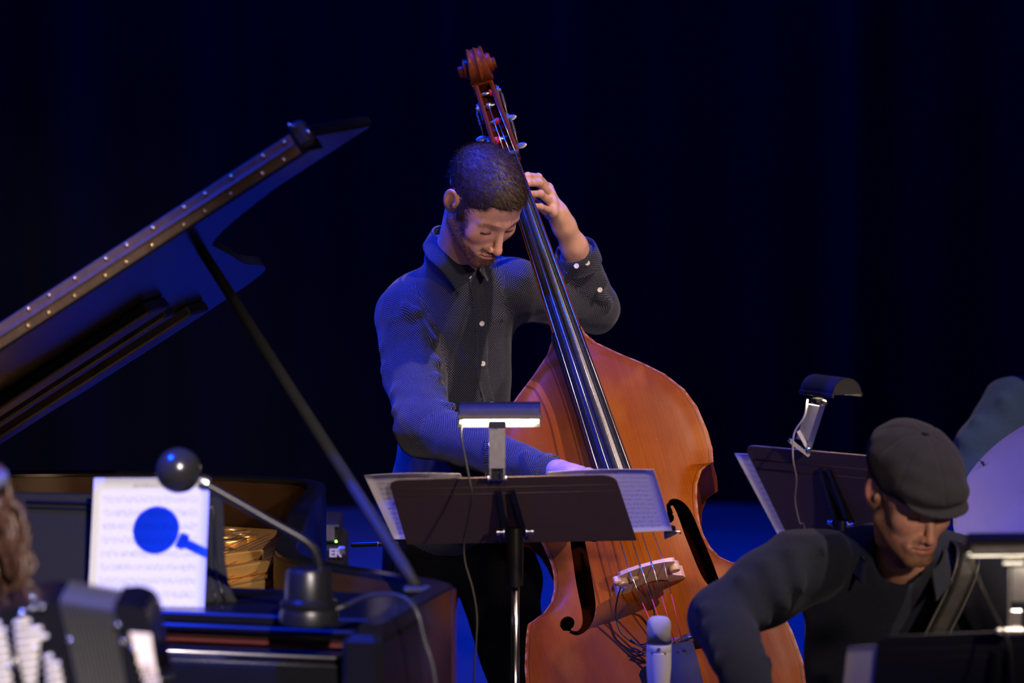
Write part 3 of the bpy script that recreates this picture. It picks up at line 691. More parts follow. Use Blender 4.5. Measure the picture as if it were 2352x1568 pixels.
def shoe(c, dirx, side=1):
    c = V3(c); f = unit(V3(dirx)); s = np.cross([0,0,1], f)
    fn = lambda p: smax(smin(s_cone(p, c+[0,0,.045], c+f*.17+[0,0,.028], .042, .034), s_ell(p, c+f*.12+[0,0,.03], (.06,.045,.04)), .02), .004-p[..., 2], .004)
    return nets(fn, c+[-.2,-.25,-.01], c+[.25,.25,.11], .008, 1)

# ---- bassist -------------------------------------------------------------
bassist = thing('person', P(1040,1300,10.42)*[1,1,0], 'bearded man in navy white-dotted shirt, standing with head bowed over the double bass', 'person')
hd_o = P(1108,464,10.12); T, R_ = frame(hd_o, .66, .74, .06, .955)
hv, hf = head_mesh({'jaw': 1.0}); hc, bmask, brow = head_colors(hv, beard=(.060,.026,.016))
S_ = 1.0
hw_ = T(hv*S_)
neck = nets(chain([T((0,.030,-.03)), P(1052,578,10.275), P(1045,650,10.385)], [.052,.047,.045], .02), P(960,700,10.0)+[0,0,0], P(1160,440,10.5), .006, 1)
tors = nets(lambda p: smin(smin(s_cone(p, P(1042,670,10.38), P(1045,760,10.40), .045, .075), s_ell(p, P(1050,900,10.40), (.09,.09,.24)), .05), s_cone(p, P(1035,1120,10.42), P(1035,1240,10.42), .09, .09), .05),
            P(880,1400,10.2), P(1200,600,10.6)+[0,.1,0], .014, 0)
# left hand (on the neck of the bass)
lw = P(1297,522,10.37); NK = [P(1258,432,10.36), P(1263,447,10.345), P(1268,467,10.33), P(1270,487,10.315)]
FG = [[P(1236,407,10.31), P(1212,404,10.265), P(1192,408,10.25)], [P(1238,420,10.295), P(1212,420,10.25), P(1190,425,10.235)],
      [P(1241,445,10.28), P(1216,446,10.24), P(1196,452,10.225)], [P(1242,475,10.265), P(1216,472,10.23), P(1198,475,10.22)]]
TH = [P(1285,510,10.37), P(1262,492,10.385), P(1236,470,10.375), P(1216,455,10.365)]
fn, lo, hi = hand_sdf(lw, NK, FG, TH, .0083, .024, .0125); fn2 = lambda p: smin(fn(p), chain([lw, P(1318,565,10.40), P(1345,640,10.46)], [.023,.029,.036], .01)(p), .012)
lh = nets(fn2, np.minimum(lo, P(1350,660,10.4)-.04), np.maximum(hi, P(1350,600,10.5)+.04), .0027, 1)
# right hand (plucking, half behind the music stand)
rw = P(1283,1086,9.86); RK = [P(1352,1088,9.80), P(1347,1093,9.775), P(1340,1101,9.755), P(1332,1110,9.745)]
RF = [[P(1386,1090,9.765), P(1402,1104,9.745), P(1404,1124,9.740)], [P(1380,1098,9.745), P(1394,1116,9.73), P(1396,1134,9.73)],
      [P(1366,1110,9.73), P(1378,1130,9.72), P(1376,1146,9.73)], [P(1352,1122,9.72), P(1362,1140,9.715), P(1360,1152,9.73)]]
RT = [P(1300,1090,9.84), P(1335,1082,9.835), P(1362,1092,9.81), P(1384,1104,9.80)]
fn, lo, hi = hand_sdf(rw, RK, RF, RT, .0086, .025, .0135); fn3 = lambda p: smin(fn(p), chain([rw, P(1230,1082,9.93)], [.025,.032], .01)(p), .012)
rh = nets(fn3, np.minimum(lo, P(1225,1120,9.8)-.02), np.maximum(hi, P(1230,1060,9.95)+.02), .0030, 1)
# arms inside the sleeves
RE = P(975,985,10.165); RS = P(938,725,10.36); LS = P(1182,662,10.37); LE = P(1362,708,10.52); LW = P(1318,560,10.40)
arms = [nets(chain([RS, P(952,860,10.315), RE+[0,.012,0], P(1235,1084,9.93)], [.038,.034,.032,.026], .02), np.minimum(RS, P(1235,1120,9.9))-.08, np.maximum(RS, P(1235,1084,9.93))+.08, .012, 0),
        nets(chain([LS, LE, P(1335,610,10.44)], [.042,.035,.03], .02), np.minimum(LS, LE)-.08, np.maximum(LS, P(1335,600,10.5))+.08, .012, 0)]
allp = [(hw_, hf), neck, tors, lh, rh]+arms; vv, ff = join(allp); col = np.tile(V3((.62,.36,.28)), (len(vv), 1)); col[:len(hv)] = hc
def knuck(v, pts, c, r): 
    m = np.zeros(len(v))
    for q in pts: m = np.maximum(m, np.exp(-(np.linalg.norm(v-q, axis=1)/r)**2))
    return m
kk = knuck(vv, [q for f_ in FG+RF for q in f_[:2]], None, .009)[:, None]*.35; kk[:len(hv)] = 0; col = col*(1-kk)+V3((.60,.24,.20))*kk
nj = np.arange(len(vv)); 
mk('body', vv, ff, M['skin'], bassist, True, col=col)
# hair
def hair_sdf(p, hl=.078, thick=.0065, side=-.015, seed=0, temple=1.0):
    x, y, z = abs(p[...,0]), p[...,1], p[...,2]
    d = smin(s_ell(p, (0,.016,.037), (.073+thick,.093+thick,.078+thick*1.5)), s_ell(p, (0,-.035,.03), (.062+thick*.8,.052+thick*.8,.064+thick*1.3)), .03)
    d = d+.0010*vnoise(p, 90, seed)+.0005*vnoise(p, 330, 5)+.0045*sstep(.085-z, 0, .06)*sstep(x, .03, .06)+.002*sstep(.06-z,0,.05)
    # below this height there is no hair
    lim = np.where(y < -.02, hl-.18*np.clip(x-.035, 0, 1)*0-1.15*np.clip(x-.046, 0, .03)-.35*np.clip(y+.065, 0, .04), hl-1.15*.0-.0)
    lim = hl-.020*sstep(x, .044, .058)-.9*np.clip(y+.060, 0, .03)*sstep(x, .035,.05)-(hl+.010)*sstep(y, -.040, -.022)*sstep(x, .03, .05)*.62
    lim = np.where(y > .0, np.minimum(lim, .03-1.1*(y-.0)), lim); lim = np.maximum(lim, -.055)
    sb = s_ell(np.stack([x, y, z], -1), (.064,-.016,.004), (.009,.010,.032))
    d = smax(d, lim-z, .006); return smin(d, sb, .006)
hs = nets(lambda p: hair_sdf(p, .064), (-.1,-.11,-.08), (.1,.135,.155), .0035, 1); hsv = T(hs[0]); hsn = vnormals(hs[0], hs[1])
comb = np.tile(V3((.25,-.75,.15)), (len(hsv), 1)); comb[:, 2] -= 1.2*np.clip(.09-hs[0][:, 2], 0, .2)*6
rs_ = np.random.RandomState(3); okh = np.where(~((abs(hs[0][:,0]) > .052) & (hs[0][:,2] < .034) & (hs[0][:,1] > -.012)))[0]; pick = rs_.choice(okh, 17000); jit = rs_.randn(17000, 3)*.0018
sn = unit_rows(hsn[pick]@R_.T); out = np.sign((sn*(hsv[pick]-hd_o)).sum(1, keepdims=True)); sn = sn*out
st = strands(hsv[pick]+jit, sn, comb[pick]@R_.T, .010, .0008, .28, .28, seed=4)
v, f = join([(hsv, hs[1]), st]); hair_o = mk('hair', v, f, M['hair'], bassist, True)
# beard strands
bi = np.where((bmask > .45) & (hv[:, 2] < .0) & (abs(hv[:, 0]) < .066))[0]; pick = rs_.choice(bi, 5200); hn = vnormals(hv, hf)
nn = unit_rows(hn[pick]@R_.T); nn *= np.sign((nn*(hw_[pick]-hd_o)).sum(1, keepdims=True))
st = strands(hw_[pick]+rs_.randn(5200,3)*.001, nn, np.tile(V3((.0,-.25,-1))@R_.T, (5200,1)), .0062, .0006, .35, .35, seed=6); mk('beard', st[0], st[1], M['beard'], bassist, True)
bi = np.where(brow > .4)[0]; pick = rs_.choice(bi, 320); nn = unit_rows(hn[pick]@R_.T); nn *= np.sign((nn*(hw_[pick]-hd_o)).sum(1, keepdims=True))
lat = np.stack([np.sign(hv[pick,0]), np.zeros(320), np.full(320,.3)], 1)@R_.T; st = strands(hw_[pick], nn, lat, .0045, .0003, .2, .1, seed=8); mk('eyebrows', st[0], st[1], M['beard'], bassist, True)['kind'] = 'stuff'
# shirt: torso and sleeves as one cloth surface
CH = P(1062,780,10.40); BL = P(1040,985,10.41); HP = P(1033,1170,10.43)
TF = [(P(1085,700,10.25),P(1030,800,10.24),.014,.006),(P(1010,720,10.24),P(1040,900,10.26),.013,.007),(P(1050,960,10.24),P(1160,900,10.28),.014,.006),(P(930,1060,10.26),P(1090,1010,10.25),.013,.008),
      (P(900,1020,10.3),P(1000,1090,10.26),.012,.008),(P(1000,1130,10.28),P(1150,1060,10.26),.014,.007),(P(905,1110,10.3),P(1010,1150,10.27),.014,.007),(P(1110,760,10.26),P(1165,730,10.30),.012,.005),(P(1120,860,10.27),P(1168,800,10.30),.012,.005)]
SF = [(P(900,740,10.30),P(985,700,10.27),.010,.006),(P(880,800,10.30),P(1010,830,10.25),.011,.006),(P(885,850,10.28),P(1015,900,10.22),.011,.007),(P(900,905,10.22),P(1020,860,10.22),.010,.006),
      (P(910,945,10.18),P(1040,930,10.15),.010,.009),(P(915,985,10.16),P(1050,960,10.12),.010,.009),(P(940,1015,10.14),P(1040,985,10.10),.010,.008),(P(1060,1000,10.05),P(1120,1060,9.98),.010,.007),(P(1130,1020,9.97),P(1180,1075,9.92),.010,.006),
      (P(930,700,10.28),P(1000,780,10.27),.012,.006),(P(1200,1030,9.90),P(1225,1090,9.87),.009,.005),(P(960,760,10.27),P(1000,930,10.2),.012,.006)]
LF = [(P(1200,640,10.32),P(1250,710,10.36),.010,.006),(P(1310,690,10.44),P(1390,650,10.44),.010,.006),(P(1320,650,10.42),P(1395,690,10.45),.010,.007),(P(1330,730,10.47),P(1400,700,10.46),.010,.006),(P(1300,630,10.40),P(1370,620,10.40),.009,.004)]
def shirt_sdf(p):
    d = s_ell(p, CH, (.108,.105,.22)); d = smin(d, s_ell(p, BL, (.118,.108,.21)), .06); d = smin(d, s_ell(p, HP, (.138,.122,.16)), .06)
    d = smin(d, s_cone(p, P(960,700,10.40), P(1160,672,10.39), .072, .068), .05)
    d = smin(d, s_cone(p, P(1042,594,10.315), P(1065,700,10.37), .064, .096), .04)
    d = d-folds(p, TF)-.0022*vnoise(p, 22, 1)
    a = chain([RS, P(952,860,10.30), RE], [.074,.064,.060], .03)(p); a = smin(a, s_cone(p, RE, P(1262,1087,9.885), .058, .0365), .022)
    a = a-folds(p, SF)-.0018*vnoise(p, 35, 2)
    l = s_cone(p, LS, LE, .066, .054); l = smin(l, s_cone(p, LE+[.004,0,0], P(1330,598,10.43), .052, .0425), .02); l = l-folds(p, LF)-.0018*vnoise(p, 35, 4)
    d = smin(d, a, .016); d = smin(d, l, .022)
    hem = P(1033,1262,10.43)[2]; d = smax(d, hem-p[..., 2], .004)
    # open ends: neck hole and cuffs
    d = smax(d, -s_cone(p, P(1052,566,10.28), P(1056,530,10.23), .043, .056), .006)
    return d
sh = nets(shirt_sdf, np.array([P(845,900,10.4)[0], 9.80, P(1033,1270,10.43)[2]-.01]), np.array([P(1420,700,10.45)[0], 10.62, P(1040,560,10.2)[2]]), .0072, 1)
uvs = assign_uv(sh[0], [(P(1050,1270,10.42), P(1062,690,10.40), .125, (0,-1,0)), (RE, RS, .066, (0,-1,0)), (P(1262,1087,9.885), RE, .050, (0,-.5,.85)), (LE, LS, .060, (0,-1,0)), (P(1330,590,10.43), LE, .048, (0,-1,0))])
shirt = mk('shirt', sh[0], sh[1], M['shirt'], bassist, True, uv=uvs)
def sheet_strip(A_, B_, thick=.003, n=8):
    """ribbon between two polylines (same length), with thickness"""
    A_ = np.array(A_); B_ = np.array(B_); m = len(A_); rows = [A_+(B_-A_)*t for t in np.linspace(0, 1, n)]; v = np.concatenate(rows)
    f = np.array([(r*m+i, r*m+i+1, (r+1)*m+i+1, (r+1)*m+i) for r in range(n-1) for i in range(m-1)]); nr = vnormals(v, f)
    k = len(v); V = np.concatenate([v, v+nr*thick]); F_ = [tuple(q) for q in f]+[tuple(q[::-1]+k) for q in f]
    e = [r*m for r in range(n)]; g = [r*m+m-1 for r in range(n)]
    for L in (list(range(m)), e, list(range((n-1)*m, n*m)), g):
        F_ += [(L[i], L[i+1], L[i+1]+k, L[i]+k) for i in range(len(L)-1)]
    uv = np.array([(i*.012, r*.06/n) for r in range(n) for i in range(m)]); uv = np.concatenate([uv, uv]); return V, F_, uv
# collar: band around the neck, the two points folded down
cn = [P(1092,622,10.235),P(1060,596,10.235),P(1030,568,10.235),P(1005,545,10.265),P(995,530,10.32),P(1008,520,10.38),P(1040,520,10.42),P(1078,530,10.40),P(1102,560,10.34),P(1110,595,10.28),P(1100,622,10.245)]
fall = [P(1050,668,10.225),P(1022,632,10.205),P(1000,610,10.20),P(982,590,10.235),P(974,566,10.31),P(985,556,10.40),P(1030,556,10.46),P(1085,566,10.43),P(1118,590,10.36),P(1128,618,10.28),P(1118,648,10.235)]
up_ = bez(cn, 5); dn = bez(fall, 5); V_, F_, U_ = sheet_strip(up_, dn, .0035); mk('collar', V_, F_, M['shirt'], shirt, True, uv=U_+[.3,.2])
# placket with buttons
pl_ = [(1090,632),(1098,680),(1105,735),(1108,790),(1107,840),(1114,885),(1124,925),(1128,985),(1128,1060),(1126,1180)]
def front_y(px, py, off=.002):
    lo_, hi_ = 9.9, 10.45; ys = np.linspace(lo_, hi_, 140); pts = np.array([P(px, py, y) for y in ys], np.float32); d = shirt_sdf(pts); i = np.argmax(d < 0)
    return ys[max(i, 1)]-off if d.min() < 0 else None
pa, pb = [], []
for x, y in bez([(a, b, 0) for a, b in pl_], 4)[:-1] and [(q[0], q[1]) for q in bez([(a, b, 0) for a, b in pl_], 4)]:
    y1 = front_y(x-14, y); y2 = front_y(x+12, y)
    if y1 and y2: pa.append(P(x-14, y, y1)); pb.append(P(x+12, y, y2))
V_, F_, U_ = sheet_strip(pa, pb, .0025, 4); mk('placket', V_, F_, M['shirt'], shirt, True, uv=U_[:, ::-1]+[.5,.1])
bt = [(1077,634),(1107,743),(1109,835),(1128,928),(1127,1020)]
for x, y in bt:
    fy = front_y(x, y)
    if fy: MB().lathe(P(x, y, fy-.002), P(x, y, 9)-P(x, y, 10), [(0,.005),(.001,.0056),(.0025,.0056),(.003,.0045),(.0024,.003)], 14).build('button', M['button'], shirt, True, shade_angle=40)
# cuffs: turned ends of the sleeves
def ring(c, ax, r, n=20, gap=None):
    ax = unit(ax); e1 = unit(np.cross(ax, (0,1,.2))); e2 = np.cross(ax, e1); return [V3(c)+r*(math.cos(t)*e1+math.sin(t)*e2) for t in np.linspace(0, 2*math.pi, n)]
cx = P(1330,598,10.43); ax_ = unit(P(1318,560,10.41)-P(1345,640,10.46))
V_, F_, U_ = sheet_strip(ring(cx-ax_*.012, ax_, .0465), ring(cx+ax_*.030, ax_, .0435), .003, 5); mk('cuff', V_, F_, M['shirt'], shirt, True, uv=U_+[.1,.7])
ax_ = unit(P(1262,1087,9.885)-RE); V_, F_, U_ = sheet_strip(ring(P(1250,1084,9.90), ax_, .0395), ring(P(1264,1088,9.885), ax_, .037), .003, 4); mk('cuff', V_, F_, M['shirt'], shirt, True, uv=U_+[.4,.9])
for x, y, yy in ((1324,611,10.378),(1349,604,10.385),(1378,666,10.42)):
    MB().lathe(P(x, y, yy), (-.1,-1,.2), [(0,.005),(.001,.0056),(.0025,.0056),(.003,.0045),(.0024,.003)], 14).build('button', M['button'], shirt, True, shade_angle=40)
# trousers and shoes
hp1 = P(975,1262,10.44); hp2 = P(1118,1262,10.43); k1 = P(925,1640,10.42); k2 = P(1218,1640,10.38); a1 = np.array([k1[0]-.01, 10.45, .10]); a2 = np.array([k2[0]+.05, 10.42, .10])
def trouser_sdf(p):
    d = s_ell(p, P(1040,1225,10.44), (.135,.115,.12)); d = smin(d, chain([hp1, k1, a1], [.092,.068,.058], .03)(p), .03); d = smin(d, chain([hp2, k2, a2], [.090,.066,.056], .03)(p), .006)
    d = smin(d, s_cone(p, hp2, P(1172,1330,10.40), .085, .072), .03)
    return smax(d-.003*vnoise(p, 18, 2), .05-p[..., 2], .004)
ts = nets(trouser_sdf, np.array([P(870,1300,10.4)[0]-.02, 10.2, .03]), np.array([P(1290,1300,10.4)[0], 10.62, P(1040,1120,10.4)[2]]), .013, 1); mk('trousers', ts[0], ts[1], M['trousers'], bassist, True)
for a, dx in ((a1, -.15), (a2, .25)):
    s_ = shoe([a[0], a[1]-.02, 0], (dx,-1,0)); mk('shoe', s_[0], s_[1], M['leather'], bassist, True)

# ---- guitarist in the cap --------------------------------------------------
YG = 9.0
gt = thing('person', P(2080,1700,YG+.1)*[1,1,0], 'seated man in charcoal flat cap and dark sweater, bowed over his guitar', 'person')
ho = P(2090,1138,YG-.02); T2, R2 = frame(ho, .42, .34, -.04, .95)
gc, gb, gbr = head_colors(hv, beard=(.13,.065,.035), skin=(.58,.31,.22), bs=.75); gw = T2(hv)
gneck = nets(chain([T2((0,.03,-.03)), P(2074,1272,YG+.09), P(2062,1370,YG+.18)], [.055,.050,.050], .02), P(1960,1420,YG-.1), P(2190,1160,YG+.3), .007, 1)
gtor = nets(lambda p: smin(s_ell(p, P(2070,1480,YG+.16), (.13,.09,.22)), s_cone(p, P(1920,1330,YG+.17), P(2250,1350,YG+.17), .045, .045), .03), P(1780,1800,YG-.1), P(2420,1230,YG+.4), .016, 0)
GS = P(1865,1285,YG+.06); GE = P(1655,1415,YG-.02); GW = P(1745,1640,YG-.32); GS2 = P(2270,1320,YG+.06); GE2 = P(2440,1560,YG-.05); GW2 = P(2300,1700,YG-.36)
gar = [nets(chain([GS, GE, GW], [.045,.04,.03], .02), np.min([GS,GE,GW],0)-.07, np.max([GS,GE,GW],0)+.07, .014, 0), nets(chain([GS2, GE2, GW2], [.045,.04,.03], .02), np.min([GS2,GE2,GW2],0)-.07, np.max([GS2,GE2,GW2],0)+.07, .014, 0)]
def simple_hand(w, d, n, r=.009):
    """relaxed hand: wrist, direction of the fingers, palm normal"""
    w, d, n = V3(w), unit(d), unit(n); s = np.cross(d, n); K_ = [w+d*.092+s*o for o in (.030,.010,-.010,-.029)]
    F2 = [[k+d*.040*q+n*.004, k+d*.060*q+n*.022, k+d*.066*q+n*.044] for k, q in zip(K_, (.95,1.05,1,.8))]
    t = [w+s*.016+d*.02, w+s*.038+d*.05+n*.01, w+s*.046+d*.078+n*.018, w+s*.042+d*.104+n*.026]
    fn_, lo_, hi_ = hand_sdf(w, K_, F2, t, r, .026, .0135); return nets(fn_, lo_, hi_, .004, 1)
gh = [simple_hand(GW, (.45,-.25,-.5), (.3,.6,-.4)), simple_hand(GW2, (-.6,-.3,.1), (0,.8,-.2))]
v, f = join([(gw, hf), gneck, gtor]+gar+gh); col = np.tile(V3((.56,.30,.22)), (len(v), 1)); col[:len(hv)] = gc; mk('body', v, f, M['skin'], gt, True, col=col)
GF = [(P(1900,1230,YG-.02),P(1880,1330,YG-.05),.014,.008),(P(1820,1270,YG-.02),P(1850,1380,YG-.06),.014,.009),(P(1760,1300,YG-.03),P(1810,1400,YG-.06),.013,.008),(P(1700,1330,YG-.04),P(1760,1430,YG-.06),.012,.008),
      (P(1620,1400,YG-.08),P(1720,1440,YG-.08),.011,.009),(P(1625,1440,YG-.1),P(1730,1460,YG-.12),.011,.008),(P(1640,1480,YG-.15),P(1740,1490,YG-.16),.011,.007),(P(1650,1520,YG-.2),P(1760,1520,YG-.2),.011,.007),
      (P(1960,1340,YG),P(1900,1480,YG),.016,.010),(P(2060,1480,YG-.02),P(1900,1540,YG),.016,.012),(P(2080,1430,YG-.04),P(2200,1460,YG),.016,.008),(P(2190,1340,YG),P(2240,1440,YG+.02),.016,.008)]
def sweater_sdf(p):
    d = s_ell(p, P(2065,1500,YG+.17), (.185,.135,.26)); d = smin(d, s_cone(p, P(1900,1318,YG+.14), P(2245,1330,YG+.15), .075, .075), .06)
    d = smin(d, s_cone(p, P(2060,1290,YG+.11), P(2060,1380,YG+.14), .080, .105), .05); d = smin(d, s_ell(p, P(2070,1800,YG+.14), (.19,.15,.22)), .06)
    a = chain([GS, P(1760,1350,YG+.02), GE], [.078,.068,.060], .03)(p); a = smin(a, s_cone(p, GE, GW, .060, .042), .02)
    b_ = chain([GS2, GE2, GW2], [.075,.060,.042], .02)(p)
    d = smin(smin(d, a, .025), b_, .025)-folds(p, GF)-.003*vnoise(p, 20, 3)
    d = smax(d, -s_cone(p, P(2068,1285,YG+.06), P(2075,1225,YG+.0), .050, .062), .008)
    return smax(d, P(2070,1920,YG)[2]-p[..., 2], .01)
sw_ = nets(sweater_sdf, np.array([P(1585,1400,YG)[0], YG-.42, P(2070,1930,YG)[2]]), np.array([P(2530,1400,YG)[0], YG+.42, P(2070,1230,YG+.1)[2]]), .0105, 1)
swo = mk('sweater', sw_[0], sw_[1], M['sweater'], gt, True)
ca = bez([P(1992,1290,YG+.02),P(1975,1262,YG+.10),P(1990,1235,YG+.19),P(2060,1222,YG+.23),P(2130,1235,YG+.19),P(2165,1258,YG+.08),P(2160,1290,YG-.02),P(2138,1312,YG-.06)], 5)
cb = bez([P(1985,1345,YG-.02),P(1950,1305,YG+.10),P(1965,1280,YG+.22),P(2060,1268,YG+.27),P(2150,1275,YG+.22),P(2196,1300,YG+.06),P(2190,1335,YG-.05),P(2150,1382,YG-.10)], 5)
V_, F_, U_ = sheet_strip(ca, cb, .005); mk('collar', V_, F_, M['sweater'], swo, True)
# flat cap
RC = np.array(Matrix.Rotation(.16, 3, 'X'))
def cap_sdf(p):
    c0 = V3((0,.006,.066)); d = s_ell(p, c0, (.095,.118,.076), RC); q = (p-c0)@RC
    d = smin(d, s_ell(p, (0,-.080,.052), (.076,.052,.026), RC), .03)
    ang = np.arctan2(q[..., 0], -q[..., 1]+1e-6-.0); rr = np.sqrt(q[..., 0]**2+q[..., 1]**2)
    seam = np.abs(((ang/(2*math.pi)*8) % 1)-.5)*2; sd = (1-seam)*rr*math.pi/8
    d = d+.0022*np.exp(-(sd/.0028)**2)*(q[..., 2] > 0)-.0022*vnoise(p, 32, 2)
    br_ = s_ell(p, (0,-.103,.034), (.070,.045,.0065), np.array(Matrix.Rotation(.30, 3, 'X'))); d = smin(d, br_, .008)
    und = s_ell(p, (0,-.012,-.02), (.078,.103,.075)); d = smax(d, -und, .004)
    return smax(d, .020-.42*(p[..., 1]*-1)*0+.0-.1*0-p[..., 2]+.30*np.clip(p[..., 1], -.2, 0)*1.0*.6, .004)
cs = nets(cap_sdf, (-.13,-.19,-.02), (.13,.15,.17), .0038, 1); capo = mk('flat_cap', T2(cs[0]), cs[1], M['cap'], gt, True)
bt0 = V3((0,.006,.066))+RC@V3((0,0,.076)); MB().ell(T2(bt0), (.008,.008,.004), 12, 6).build('cap_button', M['cap'], capo, True)
h2 = nets(lambda p: smax(s_ell(p, (0,.022,.02), (.0765,.0945,.09)), np.maximum(p[..., 2]-.045, np.maximum(-.05-p[..., 2], -.002-p[..., 1])), .004), (-.09,-.05,-.07), (.09,.13,.07), .005, 1)
mk('hair', T2(h2[0]), h2[1], mat('short_brown_hair', (.05,.028,.016), .7, noise=.4, nscale=300), gt, True)
bi = np.where((gb > .45) & (hv[:, 2] < .01))[0]; pick = rs_.choice(bi, 3000); nn = unit_rows(hn[pick]@R2.T); nn *= np.sign((nn*(gw[pick]-ho)).sum(1, keepdims=True))
st = strands(gw[pick], nn, np.tile(V3((0,-.2,-1))@R2.T, (3000,1)), .005, .0006, .3, .3, seed=9); mk('beard', st[0], st[1], mat('light_brown_beard', (.16,.085,.045), .6, noise=.3, nscale=200), gt, True)
# seated legs
def glegs(p):
    hpz = P(2070,1860,YG); a = chain([hpz+[-.10,0,-.02], hpz+[-.16,-.42,.0], [hpz[0]-.17, YG-.40, .10]], [.10,.075,.055], .03)(p); b_ = chain([hpz+[.10,0,-.02], hpz+[.17,-.42,.0], [hpz[0]+.18, YG-.42, .10]], [.10,.075,.055], .03)(p)
    return smax(smin(a, b_, .02), .05-p[..., 2], .004)
hz = P(2070,1860,YG); gl = nets(glegs, np.array([hz[0]-.32, YG-.55, .03]), np.array([hz[0]+.32, YG+.15, hz[2]+.12]), .016, 1); mk('trousers', gl[0], gl[1], M['trousers'], gt, True)
for s in (-1, 1): s_ = shoe([hz[0]+s*.175, YG-.43, 0], (s*.2,-1,0)); mk('shoe', s_[0], s_[1], M['leather'], gt, True)
print('hip height', hz[2])
# stool under him
sm = MB().lathe((hz[0], YG+.06, hz[2]-.165), (0,0,1), [(0,.16),(.01,.175),(.045,.18),(.06,.165)], 24); stl = thing('stool', (hz[0], YG+.06, 0), 'black round stool under the man in the flat cap', 'stool')
sm.build('seat', M['leather'], stl, True, shade_angle=40)
for k in range(4):
    a = k*math.pi/2+.7; MB().tube([(hz[0]+.12*math.cos(a), YG+.06+.12*math.sin(a), hz[2]-.16), (hz[0]+.2*math.cos(a), YG+.06+.2*math.sin(a), .0)], .013, 8).build('leg', M['satin_black'], stl, True)
def stool(x, y, h, label):
    s = thing('stool', (x, y, 0), label, 'stool'); MB().lathe((x, y, h-.06), (0,0,1), [(0,.16),(.01,.175),(.045,.18),(.06,.165)], 24).build('seat', M['leather'], s, True, shade_angle=40)
    for k in range(4):
        a = k*math.pi/2+.7; MB().tube([(x+.12*math.cos(a), y+.12*math.sin(a), h-.055), (x+.2*math.cos(a), y+.2*math.sin(a), .0)], .013, 8).build('leg', M['satin_black'], s, True)
# guitar strap and guitar
sp = bez([P(2140,1250,YG+.20), P(2178,1243,YG+.12), P(2196,1262,YG-.0), P(2190,1310,YG-.045), P(2165,1370,YG-.06), P(2135,1430,YG-.07), P(2095,1510,YG-.09), P(2040,1610,YG-.18)], 6)
sidev = unit(P(2215,1240,YG)-P(2170,1225,YG)); sq = [p+unit(V3((.9,.1,-.25)))*.048 for p in sp]
strap = thing('guitar_strap', P(2040,1610,YG-.18), 'wide black leather strap over the capped man\'s shoulder', 'strap')
V_, F_, U_ = sheet_strip(sp, sq, .004, 4); mk('strap_band', V_, F_, M['leather'], strap, True)
for off in (.06, .94): MB().tube([a+(b_-a)*off+V3((0,-.003,.002)) for a, b_ in zip(sp, sq)], .0032, 6).build('strap_edge', M['rubber'], strap, True)
gtr = thing('electric_guitar', P(1980,1740,YG-.30), 'red electric guitar on the capped man\'s lap, almost below the frame', 'guitar')
M['guitar_red'] = mat('cherry_red_lacquer', (.30,.008,.008), .2, coat=.4, noise=.2)
go = P(1905,1745,YG-.30); ga = unit(V3((.93,.05,.34))); gu = unit(V3((-.34,0,.93))); gn = np.cross(ga, gu)
op = [(-.20,0),(-.19,.09),(-.13,.15),(-.04,.145),(.03,.115),(.09,.125),(.15,.165),(.20,.15),(.17,.08),(.19,.03),(.19,-.03),(.17,-.08),(.21,-.14),(.15,-.155),(.08,-.115),(.02,-.11),(-.05,-.14),(-.13,-.145),(-.19,-.09)]
op = bez([(a, b_, 0) for a, b_ in op+op[:1]], 3)[:-1]
MB().prism([go+ga*q[0]+gu*q[1] for q in op], gn*.04).build('guitar_body', M['guitar_red'], gtr)
MB().box(go+ga*.45+gn*.01, (.56,.052,.025), (ga,gu,gn), .006).build('guitar_neck', M['maple'], gtr); MB().box(go+ga*.80+gn*.02, (.17,.08,.016), (ga,gu,gn), .006).build('headstock', M['guitar_red'], gtr)
sgn = -1 if gn[1] > 0 else 1
MB().box(go+ga*.45+gn*(.023 if gn[1] < 0 else -.003), (.58,.046,.006), (ga,gu,gn)).build('fingerboard', M['ebony'], gtr)
for k in range(2): MB().box(go+ga*(.02+.09*k)+gn*(.044 if gn[1] < 0 else -.004), (.036,.07,.010), (ga,gu,gn), .003).build('pickup', M['chrome'], gtr)

# ---- drummer behind, at the right edge ---------------------------------------
YD = 11.4
dr = thing('person', P(2480,1500,YD)*[1,1,0], 'drummer in blue-grey sweater at the right edge, cut off by the frame', 'person')
M['drum_sweater'] = mat('blue_grey_sweater', (.030,.055,.120), .92, spec=.1, sheen=.08, noise=.25, nscale=120, bump=.4, bscale=300)  # blue-grey cloth, with some of the blue stage light put into its colour
do = P(2455,800,YD-.05); T3, R3 = frame(do, -.5, .25, 0)
DS = P(2330,945,YD-.02); DE = P(2252,1120,YD-.16); DW = P(2400,1190,YD-.38); DS2 = P(2600,940,YD-.02); DE2 = P(2660,1120,YD-.15); DW2 = P(2560,1180,YD-.4)
dparts = [(T3(hv), hf), nets(chain([T3((0,.03,-.03)), P(2462,930,YD)], [.055,.06], .02), P(2380,980,YD-.15), P(2560,820,YD+.2), .009, 1),
          nets(chain([DS, DE, DW], [.04,.036,.028], .02), np.min([DS,DE,DW],0)-.06, np.max([DS,DE,DW],0)+.06, .014, 0), nets(chain([DS2, DE2, DW2], [.04,.036,.028], .02), np.min([DS2,DE2,DW2],0)-.06, np.max([DS2,DE2,DW2],0)+.06, .014, 0),
          nets(lambda p: s_ell(p, P(2465,1130,YD+.05), (.15,.10,.25)), P(2260,1450,YD-.1), P(2680,900,YD+.2), .02, 0), simple_hand(DW, (.8,-.5,-.1), (.1,-.1,-1)), simple_hand(DW2, (-.5,-.6,-.1), (.1,-.1,-1))]
